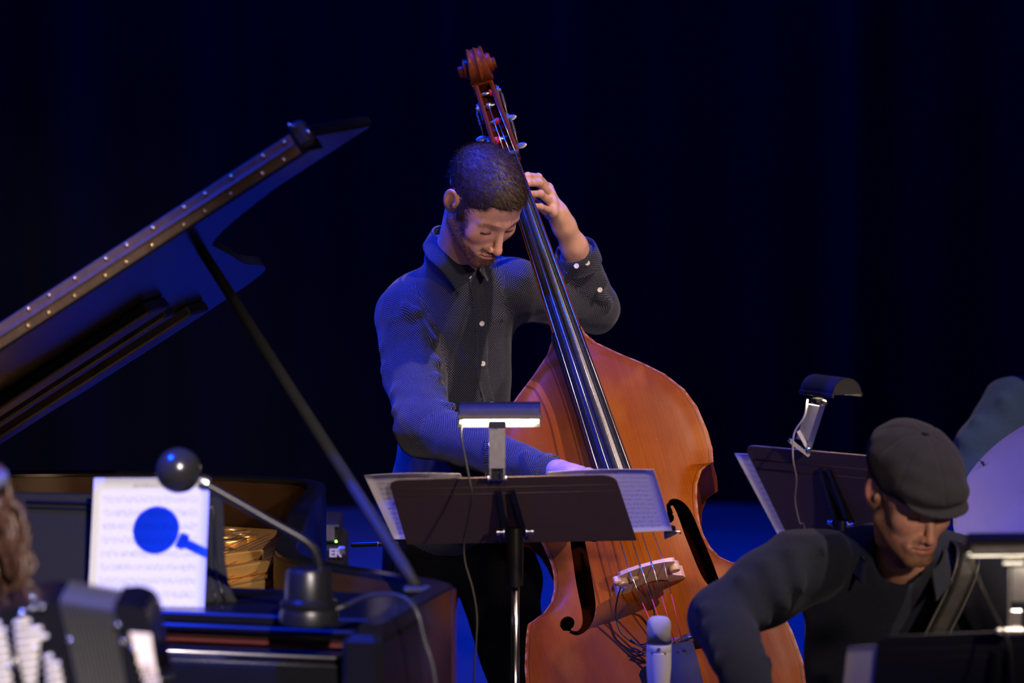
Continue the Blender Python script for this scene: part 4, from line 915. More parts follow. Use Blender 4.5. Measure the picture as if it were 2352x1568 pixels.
v, f = join(dparts); col = np.tile(V3((.56,.30,.22)), (len(v), 1)); col[:len(hv)] = head_colors(hv, bs=0)[0]; mk('body', v, f, M['skin'], dr, True, col=col)
DF = [(P(2240,960,YD-.12),P(2330,1090,YD-.14),.016,.008),(P(2215,1010,YD-.14),P(2290,1130,YD-.18),.015,.009),(P(2200,1060,YD-.16),P(2260,1150,YD-.22),.014,.008),(P(2300,900,YD-.1),P(2350,1040,YD-.12),.016,.007)]
def dsw(p):
    d = s_ell(p, P(2465,1140,YD+.06), (.19,.135,.28)); d = smin(d, s_cone(p, P(2350,935,YD+.03), P(2580,930,YD+.03), .07, .07), .05); d = smin(d, s_cone(p, P(2462,890,YD+.02), P(2462,960,YD+.03), .065, .09), .04)
    a = chain([DS, P(2262,1040,YD-.10), DE, DW], [.085,.072,.066,.042], .03)(p); b_ = chain([DS2, DE2, DW2], [.08,.062,.042], .03)(p)
    d = smin(smin(d, a, .02), b_, .02)-folds(p, DF)-.003*vnoise(p, 18, 7); d = smax(d, -s_cone(p, P(2462,890,YD), P(2460,840,YD-.03), .06, .075), .008); return smax(d, P(2465,1420,YD)[2]-p[..., 2], .01)
q = nets(dsw, np.array([P(2165,1100,YD)[0], YD-.5, P(2465,1430,YD)[2]]), np.array([P(2740,1100,YD)[0], YD+.3, P(2462,850,YD)[2]]), .012, 1); dso = mk('sweater', q[0], q[1], M['drum_sweater'], dr, True)
dh = nets(lambda p: hair_sdf(p), (-.1,-.11,-.08), (.1,.135,.155), .006, 0); mk('hair', T3(dh[0]), dh[1], M['hair'], dr, True)
dz = P(2465,1400,YD)
def dlegs(p):
    a = chain([dz+[-.1,0,0], dz+[-.20,-.40,-.05], [dz[0]-.22, YD-.40, .10]], [.10,.075,.055], .03)(p); b_ = chain([dz+[.1,0,0], dz+[.20,-.40,-.05], [dz[0]+.22, YD-.40, .10]], [.10,.075,.055], .03)(p)
    return smax(smin(a, b_, .02), .05-p[..., 2], .004)
gl = nets(dlegs, np.array([dz[0]-.36, YD-.55, .03]), np.array([dz[0]+.36, YD+.15, dz[2]+.12]), .018, 1); mk('trousers', gl[0], gl[1], M['trousers'], dr, True)
for s in (-1, 1): s_ = shoe([dz[0]+s*.215, YD-.43, 0], (s*.2,-1,0)); mk('shoe', s_[0], s_[1], M['leather'], dr, True)

stool(dz[0], YD+.06, dz[2]-.105, 'black round stool under the drummer at the right edge')
# ---- accordion player, at the left edge ----------------------------------------
YA = 7.35
ac = thing('person', P(-170,1500,YA)*[1,1,0], 'accordion player with long brown hair at the left edge, cut off by the frame', 'person')
ao = P(-135,1215,YA); T4, R4 = frame(ao, .15, .30, 0)
AS = P(-20,1480,YA+.05); AE = P(40,1850,YA-.05); AW = P(-100,1760,YA-.3); AS2 = P(-400,1480,YA+.05); AE2 = P(-480,1850,YA-.05); AW2 = P(-380,1700,YA-.32)
apt = [(T4(hv), hf), nets(chain([T4((0,.03,-.03)), P(-155,1450,YA+.06)], [.05,.055], .02), P(-280,1500,YA-.1), P(-40,1200,YA+.2), .009, 1), nets(chain([AS, AE, AW], [.04,.036,.028], .02), np.min([AS,AE,AW],0)-.06, np.max([AS,AE,AW],0)+.06, .014, 0),
       nets(chain([AS2, AE2, AW2], [.04,.036,.028], .02), np.min([AS2,AE2,AW2],0)-.06, np.max([AS2,AE2,AW2],0)+.06, .014, 0), simple_hand(AW, (-.2,-.6,-.5), (.9,.1,0)), simple_hand(AW2, (.2,-.6,-.5), (-.9,.1,0))]
v, f = join(apt); col = np.tile(V3((.56,.30,.22)), (len(v), 1)); col[:len(hv)] = head_colors(hv, bs=0)[0]; mk('body', v, f, M['skin'], ac, True, col=col)
def asw(p):
    d = s_ell(p, P(-190,1750,YA+.12), (.16,.11,.27)); d = smin(d, s_cone(p, P(-50,1480,YA+.07), P(-350,1480,YA+.07), .062, .062), .05)
    a = chain([AS, AE, AW], [.066,.054,.04], .03)(p); b_ = chain([AS2, AE2, AW2], [.066,.054,.04], .03)(p); return smin(smin(d, a, .02), b_, .02)-.003*vnoise(p, 20, 5)
q = nets(asw, np.min([AE2, AW2], 0)-.1+[0,0,-.15], np.max([AS, AE], 0)+[.1,.25,.1], .014, 1); mk('jacket', q[0], q[1], M['trousers'], ac, True)
az = P(-190,2080,YA)
def alegs(p):
    a = chain([az+[-.1,0.1,0], az+[-.15,-.36,-.02], [az[0]-.16, YA-.36, .10]], [.10,.075,.055], .03)(p); b_ = chain([az+[.1,.1,0], az+[.15,-.36,-.02], [az[0]+.16, YA-.36, .10]], [.10,.075,.055], .03)(p)
    return smax(smin(a, b_, .02), .05-p[..., 2], .004)
gl = nets(alegs, np.array([az[0]-.32, YA-.5, .03]), np.array([az[0]+.32, YA+.25, az[2]+.12]), .018, 1); mk('trousers', gl[0], gl[1], M['trousers'], ac, True)
for s in (-1, 1): s_ = shoe([az[0]+s*.155, YA-.38, 0], (s*.2,-1,0)); mk('shoe', s_[0], s_[1], M['leather'], ac, True)
stool(az[0], YA+.16, az[2]-.105, 'black round stool under the accordion player at the left edge')
# long wavy hair: curly locks
M['long_hair'] = mat('long_brown_hair', (.060,.029,.020), .45, spec=.4, noise=.5, nscale=120)
lk = MB(); r_ = random.Random(5)
for i in range(150):
    a = r_.uniform(-.2, math.pi+.2); zz = r_.uniform(.0,.10); x0 = .085*math.cos(a)*r_.uniform(.9,1.05); y0 = .03+.075*math.sin(a)*1.0*r_.uniform(.7,1.1)-.02
    p0 = V3((x0, y0, zz)); ph = r_.uniform(0, 6.28); L = r_.uniform(.16,.30); sx = np.sign(x0) if abs(x0) > .02 else 0; pts = []
    for k in range(13):
        t = k/12; pts.append(T4(p0*[1,1,1])+V3((sx*(.045*math.sin(t*2.2)*r_.uniform(.9,1.1))+.010*math.sin(ph+t*13), .010*math.cos(ph+t*13)+.02*t, -L*t)))
    lk.tube(pts, [.0075*(1-.75*(k/12)) for k in range(13)], 6)
sc_ = nets(lambda p: smax(s_ell(p, (0,.018,.045), (.086,.106,.098)), np.maximum(.0-p[..., 2]*1.0-.01, -(p[..., 1]+.055)+(p[..., 2] > .08)*-.04), .006), (-.1,-.12,-.03), (.1,.14,.155), .006, 1)
b0 = len(sc_[0]); lk.add(T4(sc_[0]), [tuple(q) for q in sc_[1]]); lk.build('hair', M['long_hair'], ac, True)
hb = MB(); rr_ = [T4(V3((.094*math.cos(t), .018+.112*math.sin(t)*.98, .078-.03*math.sin(t)))) for t in np.linspace(0, 2*math.pi, 33)]
hb.tube(rr_, .012, 8); hb.build('headband', mat('slate_blue_cloth', (.10,.11,.20), .9, noise=.2), ac, True)
# ------------------------------------------------------------------ music stands, lamps, sheets
M['liner'] = mat('white_reflector_enamel', (.8,.78,.72), .5, noise=.03)
M['bulb'] = mat('lit_tube', (.9,.8,.6), .4, emit=(1.0,.80,.48), estr=7, noise=.05)
M['paper'] = paper_mat('sheet_music_print'); M['paper2'] = paper_mat('sheet_music_print_handwritten', 12, (.80,.78,.82), strength=.6, seed=3.3)
def lerp(a, b, t): return V3(a)+(V3(b)-V3(a))*t
def music_stand(name, corners, label, mat_, groups=None, shaft_len_top=.0, bracket=True, legs=True):
    tl, tr, br_, bl = [V3(c) for c in corners]; e1 = unit(tr-tl); e2 = unit(bl-tl); nrm = unit(np.cross(e1, e2)); nrm = nrm if nrm[1] < 0 else -nrm   # towards the audience
    W_ = np.linalg.norm(tr-tl); H_ = np.linalg.norm(bl-tl); mid = (tl+tr)/2; foot = (bl+br_)/2
    cpos = lerp(mid, foot, .62)+nrm*.035
    st_ = thing(name, (cpos[0], cpos[1], 0), label, 'music stand', groups)
    D = lambda u, v: tl+(tr-tl)*u+(bl-tl)*v+((br_-bl)-(tr-tl))*u*v
    r = .03; pts = []
    for (cu_, cv_, a0) in ((r/W_, r/H_, math.pi), (1-r/W_, r/H_, 1.5*math.pi)):
        for k in range(6):
            a = a0+k*math.pi/10; pts.append((cu_+r/W_*math.cos(a), cv_+r/H_*math.sin(a)))
    pts += [(1,1),(0,1)]; pts = [D(*q) for q in pts]
    MB().prism(pts, -nrm*.0025).build('desk', mat_, st_)
    for v_ in (.14, .235):
        MB().tube([D(.02, v_)+nrm*.0002, D(.98, v_)-nrm*.0004], .0013, 6).build('pressed_rib', mat_, st_, True)
    MB().loft([[D(u, 1), D(u, 1)-nrm*.055, D(u, 1)-nrm*.055-e2*.012, D(u, 1)-nrm*.052-e2*.012, D(u, 1)-nrm*.052-e2*.003, D(u, 1)-e2*.003] for u in (.01,.99)]).build('ledge', mat_, st_)
    if bracket:
        lowc = D(.5, .62)+nrm*.03; bk = MB()
        for s in (-1, 1):
            a = D(.5+s*.028, .16)+nrm*.004; b_ = D(.5+s*.020, .85)+nrm*.006
            bk.prism([a-e1*.005, a+e1*.005, lowc+e1*(s*.020+.004)+e2*.03, lowc+e1*(s*.020-.004)+e2*.03], nrm*.004)
            bk.prism([a+e1*s*.004, b_+e1*s*.004, lowc+e1*s*.020+e2*.025, lowc+e1*s*.020-e2*.02], e1*s*.0025)
        bk.build('bracket', M['satin_black'], st_)
        
        for s in (-1, 1): kn = MB().lathe(lowc+e1*s*.021, e1*s, [(0,.010),(.002,.010),(.0025,.004),(.009,.004),(.010,.0065),(.015,.0065)], 12); kn.build('tilt_bolt', M['steel'], st_, True, shade_angle=40)
    else: lowc = D(.5,.62)+nrm*.03
    tp_ = lowc-V3((0,0,.0)); x, y = tp_[0], tp_[1]
    MB().lathe((x,y,tp_[2]+.008), (0,0,-1), [(0,.016),(.05,.017),(.115,.0155)], 14).build('collar', M['satin_black'], st_, True, shade_angle=40)
    MB().tube([(x,y,tp_[2]-.11), (x,y,.40)], .0085, 12).build('shaft', M['chrome'], st_, True)
    zt = tp_[2]-.115-.20
    MB().lathe((x,y,zt), (0,0,-1), [(0,.011),(.004,.0145),(.03,.0145),(zt-.12,.0145),(zt-.115,.02),(zt-.06,.02)], 14).build('base_tube', M['satin_black'], st_, True, shade_angle=40)
    for k in range(3):
        a = k*2*math.pi/3+.5; lg = MB().tube(bez([(x,y,.14), (x+.10*math.cos(a), y+.10*math.sin(a), .11), (x+.26*math.cos(a), y+.26*math.sin(a), .016)], 4), .009, 8).build('leg', M['satin_black'], st_, True)
        MB().ell((x+.265*math.cos(a), y+.265*math.sin(a), .011), (.015,.012,.011), 10, 6).build('rubber_foot', M['rubber'], lg, True)
    return st_, D, e1, e2, nrm
def shade(c, ax, opend, r, L, root, mshade, a0=-1.75, a1=1.75, lip=.006):
    """half-round lamp shade: axis ax, opening towards opend"""
    ax = unit(ax); dn = unit(V3(opend)-(V3(opend)@ax)*ax); fw = np.cross(ax, dn); an = np.linspace(a0, a1, 19); c = V3(c)
    def arc(rr, s, off=0): return [c+ax*s*L/2+rr*(-math.cos(a)*dn+math.sin(a)*fw) for a in an]
    prof_o = lambda s: arc(r, s); prof_i = lambda s: arc(r-.0018, s)[::-1]
    MB().loft([prof_o(s)+prof_i(s) for s in (-1,1)]).build('shade', mshade, root, True, shade_angle=40)
    MB().loft([arc(r-.0022, s)+arc(r-.0035, s)[::-1] for s in (-.985,.985)]).build('reflector', M['liner'], root, True, shade_angle=40)
    for s in (-1, 1): MB().prism(arc(r, s), -ax*s*.002).build('end_cap', mshade, root)
    for a in (a0, a1):
        e = c+r*(-math.cos(a)*dn+math.sin(a)*fw); MB().box(e+dn*lip*.3, (L+.004, .004, lip*1.6), (ax, fw, dn), .001).build('rim_lip', mshade, root)
    MB().tube([c-ax*L*.40-dn*r*.25, c+ax*L*.40-dn*r*.25], r*.32, 10).build('bulb', M['bulb'], root, True)
def area(name, pos, direction, sx, sy, power, color):
    l = bpy.data.lights.new(name, 'AREA'); l.shape = 'RECTANGLE'; l.size = sx; l.size_y = sy; l.energy = power; l.color = color
    o = bpy.data.objects.new(name, l); COL.objects.link(o); o.location = pos; o.rotation_euler = Vector(direction).to_track_quat('-Z', 'Y').to_euler(); return o
def sheet(pts, label, mat_, group='loose pages of sheet music', name='sheet_music', sag=.004, flip=False, n=10):
    tl, tr, br_, bl = [V3(p) for p in pts]; nr = unit(np.cross(tr-tl, bl-tl)); v = []; uv = []
    for i in range(n+1):
        for j in range(n+1):
            u, w = j/n, i/n; p = tl+(tr-tl)*u+(bl-tl)*w+((br_-bl)-(tr-tl))*u*w+nr*sag*math.sin(u*3.1)*math.sin(w*2+1); v.append(p); uv.append((1-u if flip else u, w))
    k = len(v); v2 = [p+nr*.0006 for p in v]; f = [(i*(n+1)+j, i*(n+1)+j+1, (i+1)*(n+1)+j+1, (i+1)*(n+1)+j) for i in range(n) for j in range(n)]
    f += [tuple(q+k for q in g[::-1]) for g in f]
    e = [i for i in range(n+1)]+[i*(n+1)+n for i in range(1, n+1)]+[n*(n+1)+i for i in range(n-1, -1, -1)]+[i*(n+1) for i in range(n-1, 0, -1)]
    f += [(e[i], e[(i+1)%len(e)], e[(i+1)%len(e)]+k, e[i]+k) for i in range(len(e))]
    o = mk(name, v+v2, f, mat_, None, True, uv=np.array(uv+uv)); return tag(o, label, 'sheet music', group)

M['blank_paper'] = paper_mat('blank_back_of_page', strength=.0)
# stand in front of the bassist
cs1 = [P(892,1103,9.20), P(1412,1090,9.22), P(1462,1241,9.44), P(935,1250,9.42)]
s1, D1, e1, e2, n1 = music_stand('music_stand', cs1, 'dark brown music stand in front of the double bass, seen from behind', M['desk_brown'])
def on(D, u, v, nrm, h): return D(u, v)+nrm*h
sheet([on(D1,-.105,-.015,n1,-.010), on(D1,.32,-.03,n1,-.006), on(D1,.32,.985,n1,-.006), on(D1,-.055,.985,n1,-.010)], 'sheet music sticking out at the left of the bassist\'s stand', M['paper'], flip=True)
sheet([on(D1,.70,.03,n1,-.014), on(D1,1.17,.06,n1,-.018), on(D1,1.16,.985,n1,-.018), on(D1,.70,.985,n1,-.012)], 'handwritten sheet music sticking out at the right of the bassist\'s stand', M['paper2'])
q = MB().box(on(D1,1.06,.985,n1,-.024), (.105,.020,.006), (e1,e2,n1), .003).build('folder_corner', M['satin_black'], loc=on(D1,1.06,.985,n1,-.024)); 
q.name = 'tablet'; tag(q, 'black tablet edge under the right-hand sheet on the bassist\'s stand', 'tablet')
cl = MB().tube(bez([P(1522,1202,9.50), P(1532,1214,9.49), P(1546,1219,9.48), P(1560,1220,9.48), P(1563,1226,9.48)], 5), .0022, 6)
clw = cl.build('page_clip', M['chrome'], s1, True); MB().prism([P(1524,1212,9.495), P(1538,1216,9.49), P(1556,1225,9.49), P(1538,1234,9.49), P(1526,1238,9.495)], (0,.008,0)).build('clip_jaw', M['matte_black'], clw)
l1 = thing('stand_light', P(1143,1100,9.21), 'lit black stand light with blue sheen, clipped on the bassist\'s stand', 'lamp', None)
c = P(1147,959,9.19); shade(c, (1,.03,-.0), (0,-.14,-.99), .031, .158, l1, M['lamp_black'], -1.5, 1.95)
area('stand_light_bassist', c+V3((0,.012,-.012)), (0.05,.62,-.75), .14, .035, 1.0, (1.0,.80,.52))
ar = MB().box(lerp(P(1142,985,9.152), P(1142,1075,9.152), .5), (.031,.0015,.076), None); ar.box(P(1158,1038,9.158), (.0025,.008,.105)); ar.box(P(1126,1075,9.158), (.0025,.008,.04)); ar.build('arm', M['nickel'], l1)
MB().box(P(1142,975,9.157), (.034,.010,.014), None, .002).build('hinge_block', M['lamp_black'], l1)
cp = MB().box(P(1142,1086,9.188), (.030,.008,.030), None, .004).box(P(1142,1076,9.184), (.022,.006,.022), None, .004); cp.tube([P(1122,1098,9.19), P(1163,1098,9.19)], .0035, 8)
cp.build('clamp', M['chrome'], l1)
for x in (1124, 1160): MB().lathe(P(x,1099,9.19), (1 if x > 1140 else -1,0,0), [(0,.0055),(.002,.006),(.0045,.004)], 10).build('rivet', M['steel'], l1, True)
cd_ = bez([P(1061,978,9.20), P(1059,1000,9.17), P(1070,1060,9.16), P(1078,1100,9.15), P(1084,1140,9.15), P(1076,1190,9.17), P(1066,1240,9.19), P(1068,1290,9.19), P(1085,1350,9.18), P(1095,1410,9.17), P(1094,1470,9.16), P(1088,1568,9.15), P(1086,1750,9.15), (P(1086,1750,9.15)[0]-.02, 9.1, .008), (P(1086,1750,9.15)[0]-.35, 8.95, .006)], 6)
MB().tube(cd_, .0021, 7).build('power_cord', M['wire_white' if False else 'cord'], l1, True)

# stand behind the man in the cap
cs2 = [P(1708,1022,10.75), P(2052,1052,10.47), P(2162,1282,10.72), P(1816,1245,10.98)]
s2, D2, f1, f2, n2 = music_stand('music_stand', cs2, 'dark purple-brown music stand behind the man in the flat cap', mat('dull_aubergine_paint', (.080,.055,.075), .75, spec=.25, noise=.15, nscale=60), shaft_len_top=0)
sheet([on(D2,-.125,.14,n2,-.012), on(D2,.30,.14,n2,-.008), on(D2,.30,.98,n2,-.008), on(D2,-.095,.98,n2,-.012)], 'lavender sheet music at the left of the stand behind the flat cap', M['paper2'], flip=True)
l2 = thing('stand_light', P(1856,1035,10.62), 'black half-round stand light on the stand behind the flat cap', 'lamp')
c = P(1908,900,10.58); ax2 = unit(P(1962,905,10.48)-P(1866,893,10.66)); shade(c, ax2, (-.03,.06,-1), .036, .155, l2, M['lamp_crackle'], -1.6, 1.6)
area('stand_light_rear', c+V3((0,.01,-.012)), (.25,.5,-1), .14, .035, .9, (1.0,.80,.50))
def bar(a, b, w, t, ref=(0,1,0)):
    a, b = V3(a), V3(b); z = unit(b-a); x = unit(np.cross(ref, z)); y = np.cross(z, x); return ((a+b)/2, (w, t, np.linalg.norm(b-a)), (x, y, z))
m_ = MB(); m_.box(*bar(P(1891,925,10.56), P(1857,1032,10.60), .012, .003)); m_.box(*bar(P(1872,930,10.60), P(1842,1010,10.63), .002, .030, (1,.2,0))); m_.build('arm', M['steel'], l2)
m_ = MB(); m_.box(*bar(P(1812,1010,10.60), P(1858,1045,10.60), .008, .024)); m_.box(*bar(P(1834,990,10.62), P(1856,1030,10.61), .008, .020)); m_.build('clamp', M['nickel'], l2)
for x, y, yy in ((1892,925,10.55),(1857,1034,10.59)): MB().lathe(P(x,y,yy), (.1,-1,0), [(0,.0075),(.004,.0075),(.007,.005)], 12).build('pivot', M['chrome'], l2, True, shade_angle=40)
MB().box(P(1877,920,10.58), (.03,.02,.012), (ax2, np.cross((0,0,1), ax2), (0,0,1)), .002).build('hinge_block', M['lamp_crackle'], l2)
MB().tube(bez([P(1855,918,10.62), P(1848,955,10.58), P(1826,990,10.57), P(1821,1020,10.56), P(1822,1060,10.55), P(1829,1100,10.58), P(1826,1150,10.62), P(1836,1200,10.66), P(1850,1250,10.7), P(1850,1700,10.7), (P(1850,1700,10.7)[0], 10.75, .01)], 5), .0022, 7).build('power_cord', M['wire_white'], l2, True)

# stand at the lower right, nearest the camera
Y3 = 8.05
cs3 = [P(2018,1462,Y3), P(2580,1440,Y3+.15), P(2560,1660,Y3+.34), P(1998,1680,Y3+.20)]
s3, D3, g1, g2, n3 = music_stand('music_stand', cs3, 'black music stand at the lower right corner, nearest the camera', M['desk_black'])
sheet([on(D3,-.115,.13,n3,-.008), on(D3,.25,.13,n3,-.006), on(D3,.25,.98,n3,-.006), on(D3,-.125,.98,n3,-.008)], 'blank side of a page at the left of the nearest music stand', M['blank_paper'], flip=True)
l3 = thing('stand_light', P(2330,1450,Y3), 'blurred blue-lit stand light on the nearest music stand, cut off by the frame', 'lamp')
c = P(2330,1266,Y3-.02); shade(c, (1,.08,.0), (0,-.1,-.99), .032, .158, l3, M['lamp_black'], -1.5, 1.7)
area('stand_light_front', c+V3((0,.012,-.012)), (0.0,.6,-.75), .14, .035, .7, (1.0,.85,.62))
m_ = MB().box(P(2345,1342,Y3+.005), (.030,.002,.058)); m_.box(P(2318,1375,Y3), (.003,.009,.115)); m_.box(P(2334,1430,Y3), (.020,.006,.045), None, .002); m_.build('arm', M['steel'], l3)
MB().box(P(2328,1290,Y3-.012), (.036,.010,.013), None, .002).build('hinge_block', M['lamp_black'], l3); MB().box(P(2322,1450,Y3-.01), (.05,.012,.012), None, .003).build('clamp', M['nickel'], l3)
MB().tube(bez([P(2230,1282,Y3-.03), P(2255,1350,Y3-.04), P(2290,1420,Y3-.04), P(2318,1480,Y3-.05), P(2326,1568,Y3-.05), P(2330,1750,Y3-.04), (P(2330,1750,Y3)[0], Y3-.1, .010), (P(2330,1750,Y3)[0]+.4, Y3-.2, .006)], 6), .0024, 7).build('power_cord', M['cord'], l3, True)

# ------------------------------------------------------------------ large-diaphragm microphone
YM = 9.25; mc = P(1513,1568,YM); zt = P(1513,1415,YM)[2]; mx_, my_ = mc[0], YM
mic = thing('studio_microphone', (mx_, my_, 0), 'silver studio microphone standing upright in front of the double bass', 'microphone')
M['mic_body'] = mat('satin_silver_paint', (.72,.70,.74), .4, metal=.25, noise=.05, nscale=300)
M['mesh'] = mat('silver_wire_mesh', (.60,.60,.66), .5, metal=.25, noise=.35, nscale=2600, bump=.9, bscale=2600)
r0 = .0237; px2 = lambda y: P(1513,y,YM)[2]
MB().lathe((mx_,my_,px2(1480)), (0,0,1), [(0,r0*.985)]+[(zt-px2(1480)-r0*.75+r0*.75*math.sin(a), r0*.985*(math.cos(a)**.45 if math.cos(a) > 0 else .001)) for a in np.linspace(0, math.pi/2, 9)], 36).build('grille', M['mesh'], mic, True)
body = MB().lathe((mx_,my_,px2(1479)), (0,0,-1), [(0,r0*.97),(.0,r0*1.01),(.003,r0*1.04),(.014,r0*1.04),(.015,r0*1.02),(.0155,r0*1.04),(.045,r0*1.03),(.075,r0*.93),(.10,r0*.80),(.115,r0*.70),(.118,r0*.6)], 36).build('body', M['mic_body'], mic, True, shade_angle=40)
rg = MB(); cc_ = V3((mx_-.001, my_-r0*1.045, px2(1487))); rg.tube([cc_+.0036*V3((math.cos(t),0,math.sin(t))) for t in np.linspace(0, 2*math.pi, 17)], .0004, 5); rg.box(cc_, (.0008,.0006,.006)); rg.box(cc_+[.0015,0,.0005], (.0006,.0006,.004)); rg.box(cc_, (.004,.0006,.0006)); rg.build('emblem', M['satin_black'], body)
for dx in (-.0135,.0115):
    MB().box((mx_+dx, my_-math.sqrt((r0*1.04)**2-dx*dx)-.0003, px2(1496)), (.0045,.001,.0022)).build('switch', M['matte_black'], body)
zc = px2(1479)-.118
MB().lathe((mx_,my_,zc), (0,0,-1), [(0,.013),(.004,.019),(.03,.019),(.034,.009),(.06,.008)], 16).build('shock_clip', M['satin_black'], mic, True, shade_angle=40)
MB().tube([(mx_,my_,zc-.05), (mx_,my_,.03)], .0095, 12).build('stand_pole', M['satin_black'], mic, True)
MB().lathe((mx_,my_,.0), (0,0,1), [(0,.13),(.012,.13),(.02,.11),(.03,.02),(.05,.014)], 32).build('round_base', M['matte_black'], mic, True, shade_angle=40)

# pencil microphone on a boom behind the prop of the piano
bm2 = thing('boom_microphone', (P(700,1255,10.9)[0], 10.9, 0), 'slim black microphone with silver ring, level behind the lid prop', 'microphone')
a, b_ = P(806,1251,9.9), P(912,1247,9.9); MB().lathe(a, b_-a, [(0,.004),(.003,.0052),(.052,.0055),(.053,.0058),(.057,.0058),(.058,.0055),(.094,.005)], 12).build('body', M['satin_black'], bm2, True, shade_angle=40)
MB().lathe(lerp(a, b_, .56), b_-a, [(0,.0056),(.0005,.0062),(.003,.0062),(.0035,.0056)], 12).build('silver_ring', M['chrome'], bm2, True)
MB().tube([b_, P(905,1290,9.95), P(900,1400,10.0)], .005, 8).build('clip_arm', M['satin_black'], bm2, True); fz = P(900,1400,10.0)
MB().tube([fz, (fz[0], fz[1], .02)], .009, 8).build('pole', M['satin_black'], bm2, True); MB().lathe((fz[0],fz[1],0), (0,0,1), [(0,.11),(.012,.11),(.025,.012)], 24).build('round_base', M['matte_black'], bm2, True, shade_angle=40)
bm2.location = (fz[0], fz[1], 0)
for ch in bm2.children:
    ch.location = V3(ORG[bm2.name])-V3((fz[0], fz[1], 0))

# amplifier beside the piano tail
YP = 10.95
am = thing('bass_amplifier', (P(730,1300,YP)[0], YP+.15, 0), 'small black amplifier with white lettering behind the piano, mostly hidden', 'amplifier')
x0, x1 = P(560,1300,YP)[0], P(790,1300,YP)[0]; ztop = P(0,1252,YP)[2]
MB().box(((x0+x1)/2, YP+.16, (ztop+.03)/2+.0), (x1-x0, .32, ztop-.03), None, .012).build('cabinet', M['matte_black'], am)
for sx in (x0+.03, x1-.03):
    for sy in (YP+.04, YP+.28): MB().lathe((sx, sy, 0), (0,0,1), [(0,.018),(.03,.018)], 10).build('rubber_foot', M['rubber'], am)
MB().box((x1-.004, YP-.001, ztop-.012), (.02,.01,.02), None, .004).build('corner_guard', M['steel'], am)
tcu = bpy.data.curves.new('lettering', 'FONT'); tcu.body = 'ER'; tcu.size = .026; tcu.extrude = .0008; tcu.space_character = .95; tcu.offset = .0008
to = bpy.data.objects.new('lettering', tcu); COL.objects.link(to); to.rotation_euler = (math.pi/2,0,0); to.location = P(756,1278,YP-.004)
dg = bpy.context.evaluated_depsgraph_get(); tm_ = bpy.data.meshes.new_from_object(to.evaluated_get(dg)); lv = np.array([to.rotation_euler.to_matrix() @ v.co+to.location for v in tm_.vertices]); lf = [tuple(p.vertices) for p in tm_.polygons]
bpy.data.objects.remove(to); mk('lettering', lv, lf, mat('white_print', (.8,.8,.8), .6, noise=.02), am)
hd = thing('amplifier_head', P(745,1250,YP), 'grey amplifier head with green power light on top of the black amplifier', 'amplifier')
xa, xb = P(640,0,YP)[0], P(778,1300,YP)[0]; zb = ztop+.001; zt_ = P(0,1206,YP)[2]
MB().box(((xa+xb)/2, YP+.12, (zb+zt_)/2), (xb-xa,.22,zt_-zb), None, .003).build('case', M['matte_black'], hd); MB().box((xb-.024, YP+.008, (zb+zt_)/2+.003), (.030,.004,(zt_-zb)*.78), None, .001).build('front_panel', M['nickel'], hd)
MB().box(((xa+xb)/2, YP+.008, zt_-.002), (xb-xa,.006,.004), None).build('top_trim', M['steel'], hd)
MB().ell(P(772,1243,YP+.0), (.0022,.0022,.0022), 10, 6).build('power_light', mat('green_led', (.1,.5,.05), .4, emit=(.25,1,.08), estr=14, noise=.02), hd, True)

# ------------------------------------------------------------------ cymbal
M['cymbal'] = mat('matte_bronze_cymbal', (.17,.14,.15), .55, metal=.3, noise=.2, nscale=7)
g = N(M['cymbal']); b = g.nt.nodes['Principled BSDF']; a_ = g.attr('suv'); x, y, z = g.sep(a_.outputs['Vector'])
wv = g.m('SINE', g.m('MULTIPLY', x, 1500.0)); bp = g.n('ShaderNodeBump'); bp.inputs['Strength'].default_value = .3; bp.inputs['Distance'].default_value = .0006; g.l(wv, bp.inputs['Height']); g.l(bp.outputs[0], b.inputs['Normal'])
CC = P(2425,1118,10.45); cn_ = unit((-.44,-.50,.72)); cy = thing('cymbal', (CC[0], CC[1], 0), 'large matte bronze cymbal with rivets at the right edge, tilted towards the drummer', 'cymbal')
e_a = unit(np.cross(cn_, (0,1,0))); e_b = np.cross(cn_, e_a); rp = [.006,.02,.045,.058,.066,.09,.12,.15,.18,.21,.235,.248]; hh_ = [.034,.033,.026,.016,.012,.010,.008,.006,.003,.0,-.004,-.007]; nA = 64
v = []; uv = []
for lay in (0, 1):
    for r, h in zip(rp, hh_):
        for k in range(nA): t = 2*math.pi*k/nA; v.append(CC+(e_a*math.cos(t)+e_b*math.sin(t))*r+cn_*(h-lay*.0016)); uv.append((r, t, 0))
n_ = len(rp)*nA; f = [(i*nA+k, i*nA+(k+1)%nA, (i+1)*nA+(k+1)%nA, (i+1)*nA+k) for i in range(len(rp)-1) for k in range(nA)]; f += [tuple(i+n_ for i in q[::-1]) for q in f]
o_ = (len(rp)-1)*nA; f += [(o_+k, o_+(k+1)%nA, o_+(k+1)%nA+n_, o_+k+n_) for k in range(nA)]
plate_c = mk('bronze_disc', v, f, M['cymbal'], cy, True, uv=np.array(uv), shade_angle=60)
for k in range(10):
    t = 2*math.pi*(k+.3)/10; p = CC+(e_a*math.cos(t)+e_b*math.sin(t))*.222; rv = MB().lathe(p-cn_*.006, cn_, [(0,.0035),(.002,.0045),(.006,.002),(.011,.002),(.012,.0045),(.014,.003)], 8)
    rv.tube([p+cn_*.009, p+cn_*.012+e_a*.008+V3((0,0,.006))], .0011, 5).tube([p+cn_*.009, p+cn_*.010-e_a*.007-V3((0,0,.006))], .0011, 5); rv.build('rivet', M['matte_black'], plate_c)
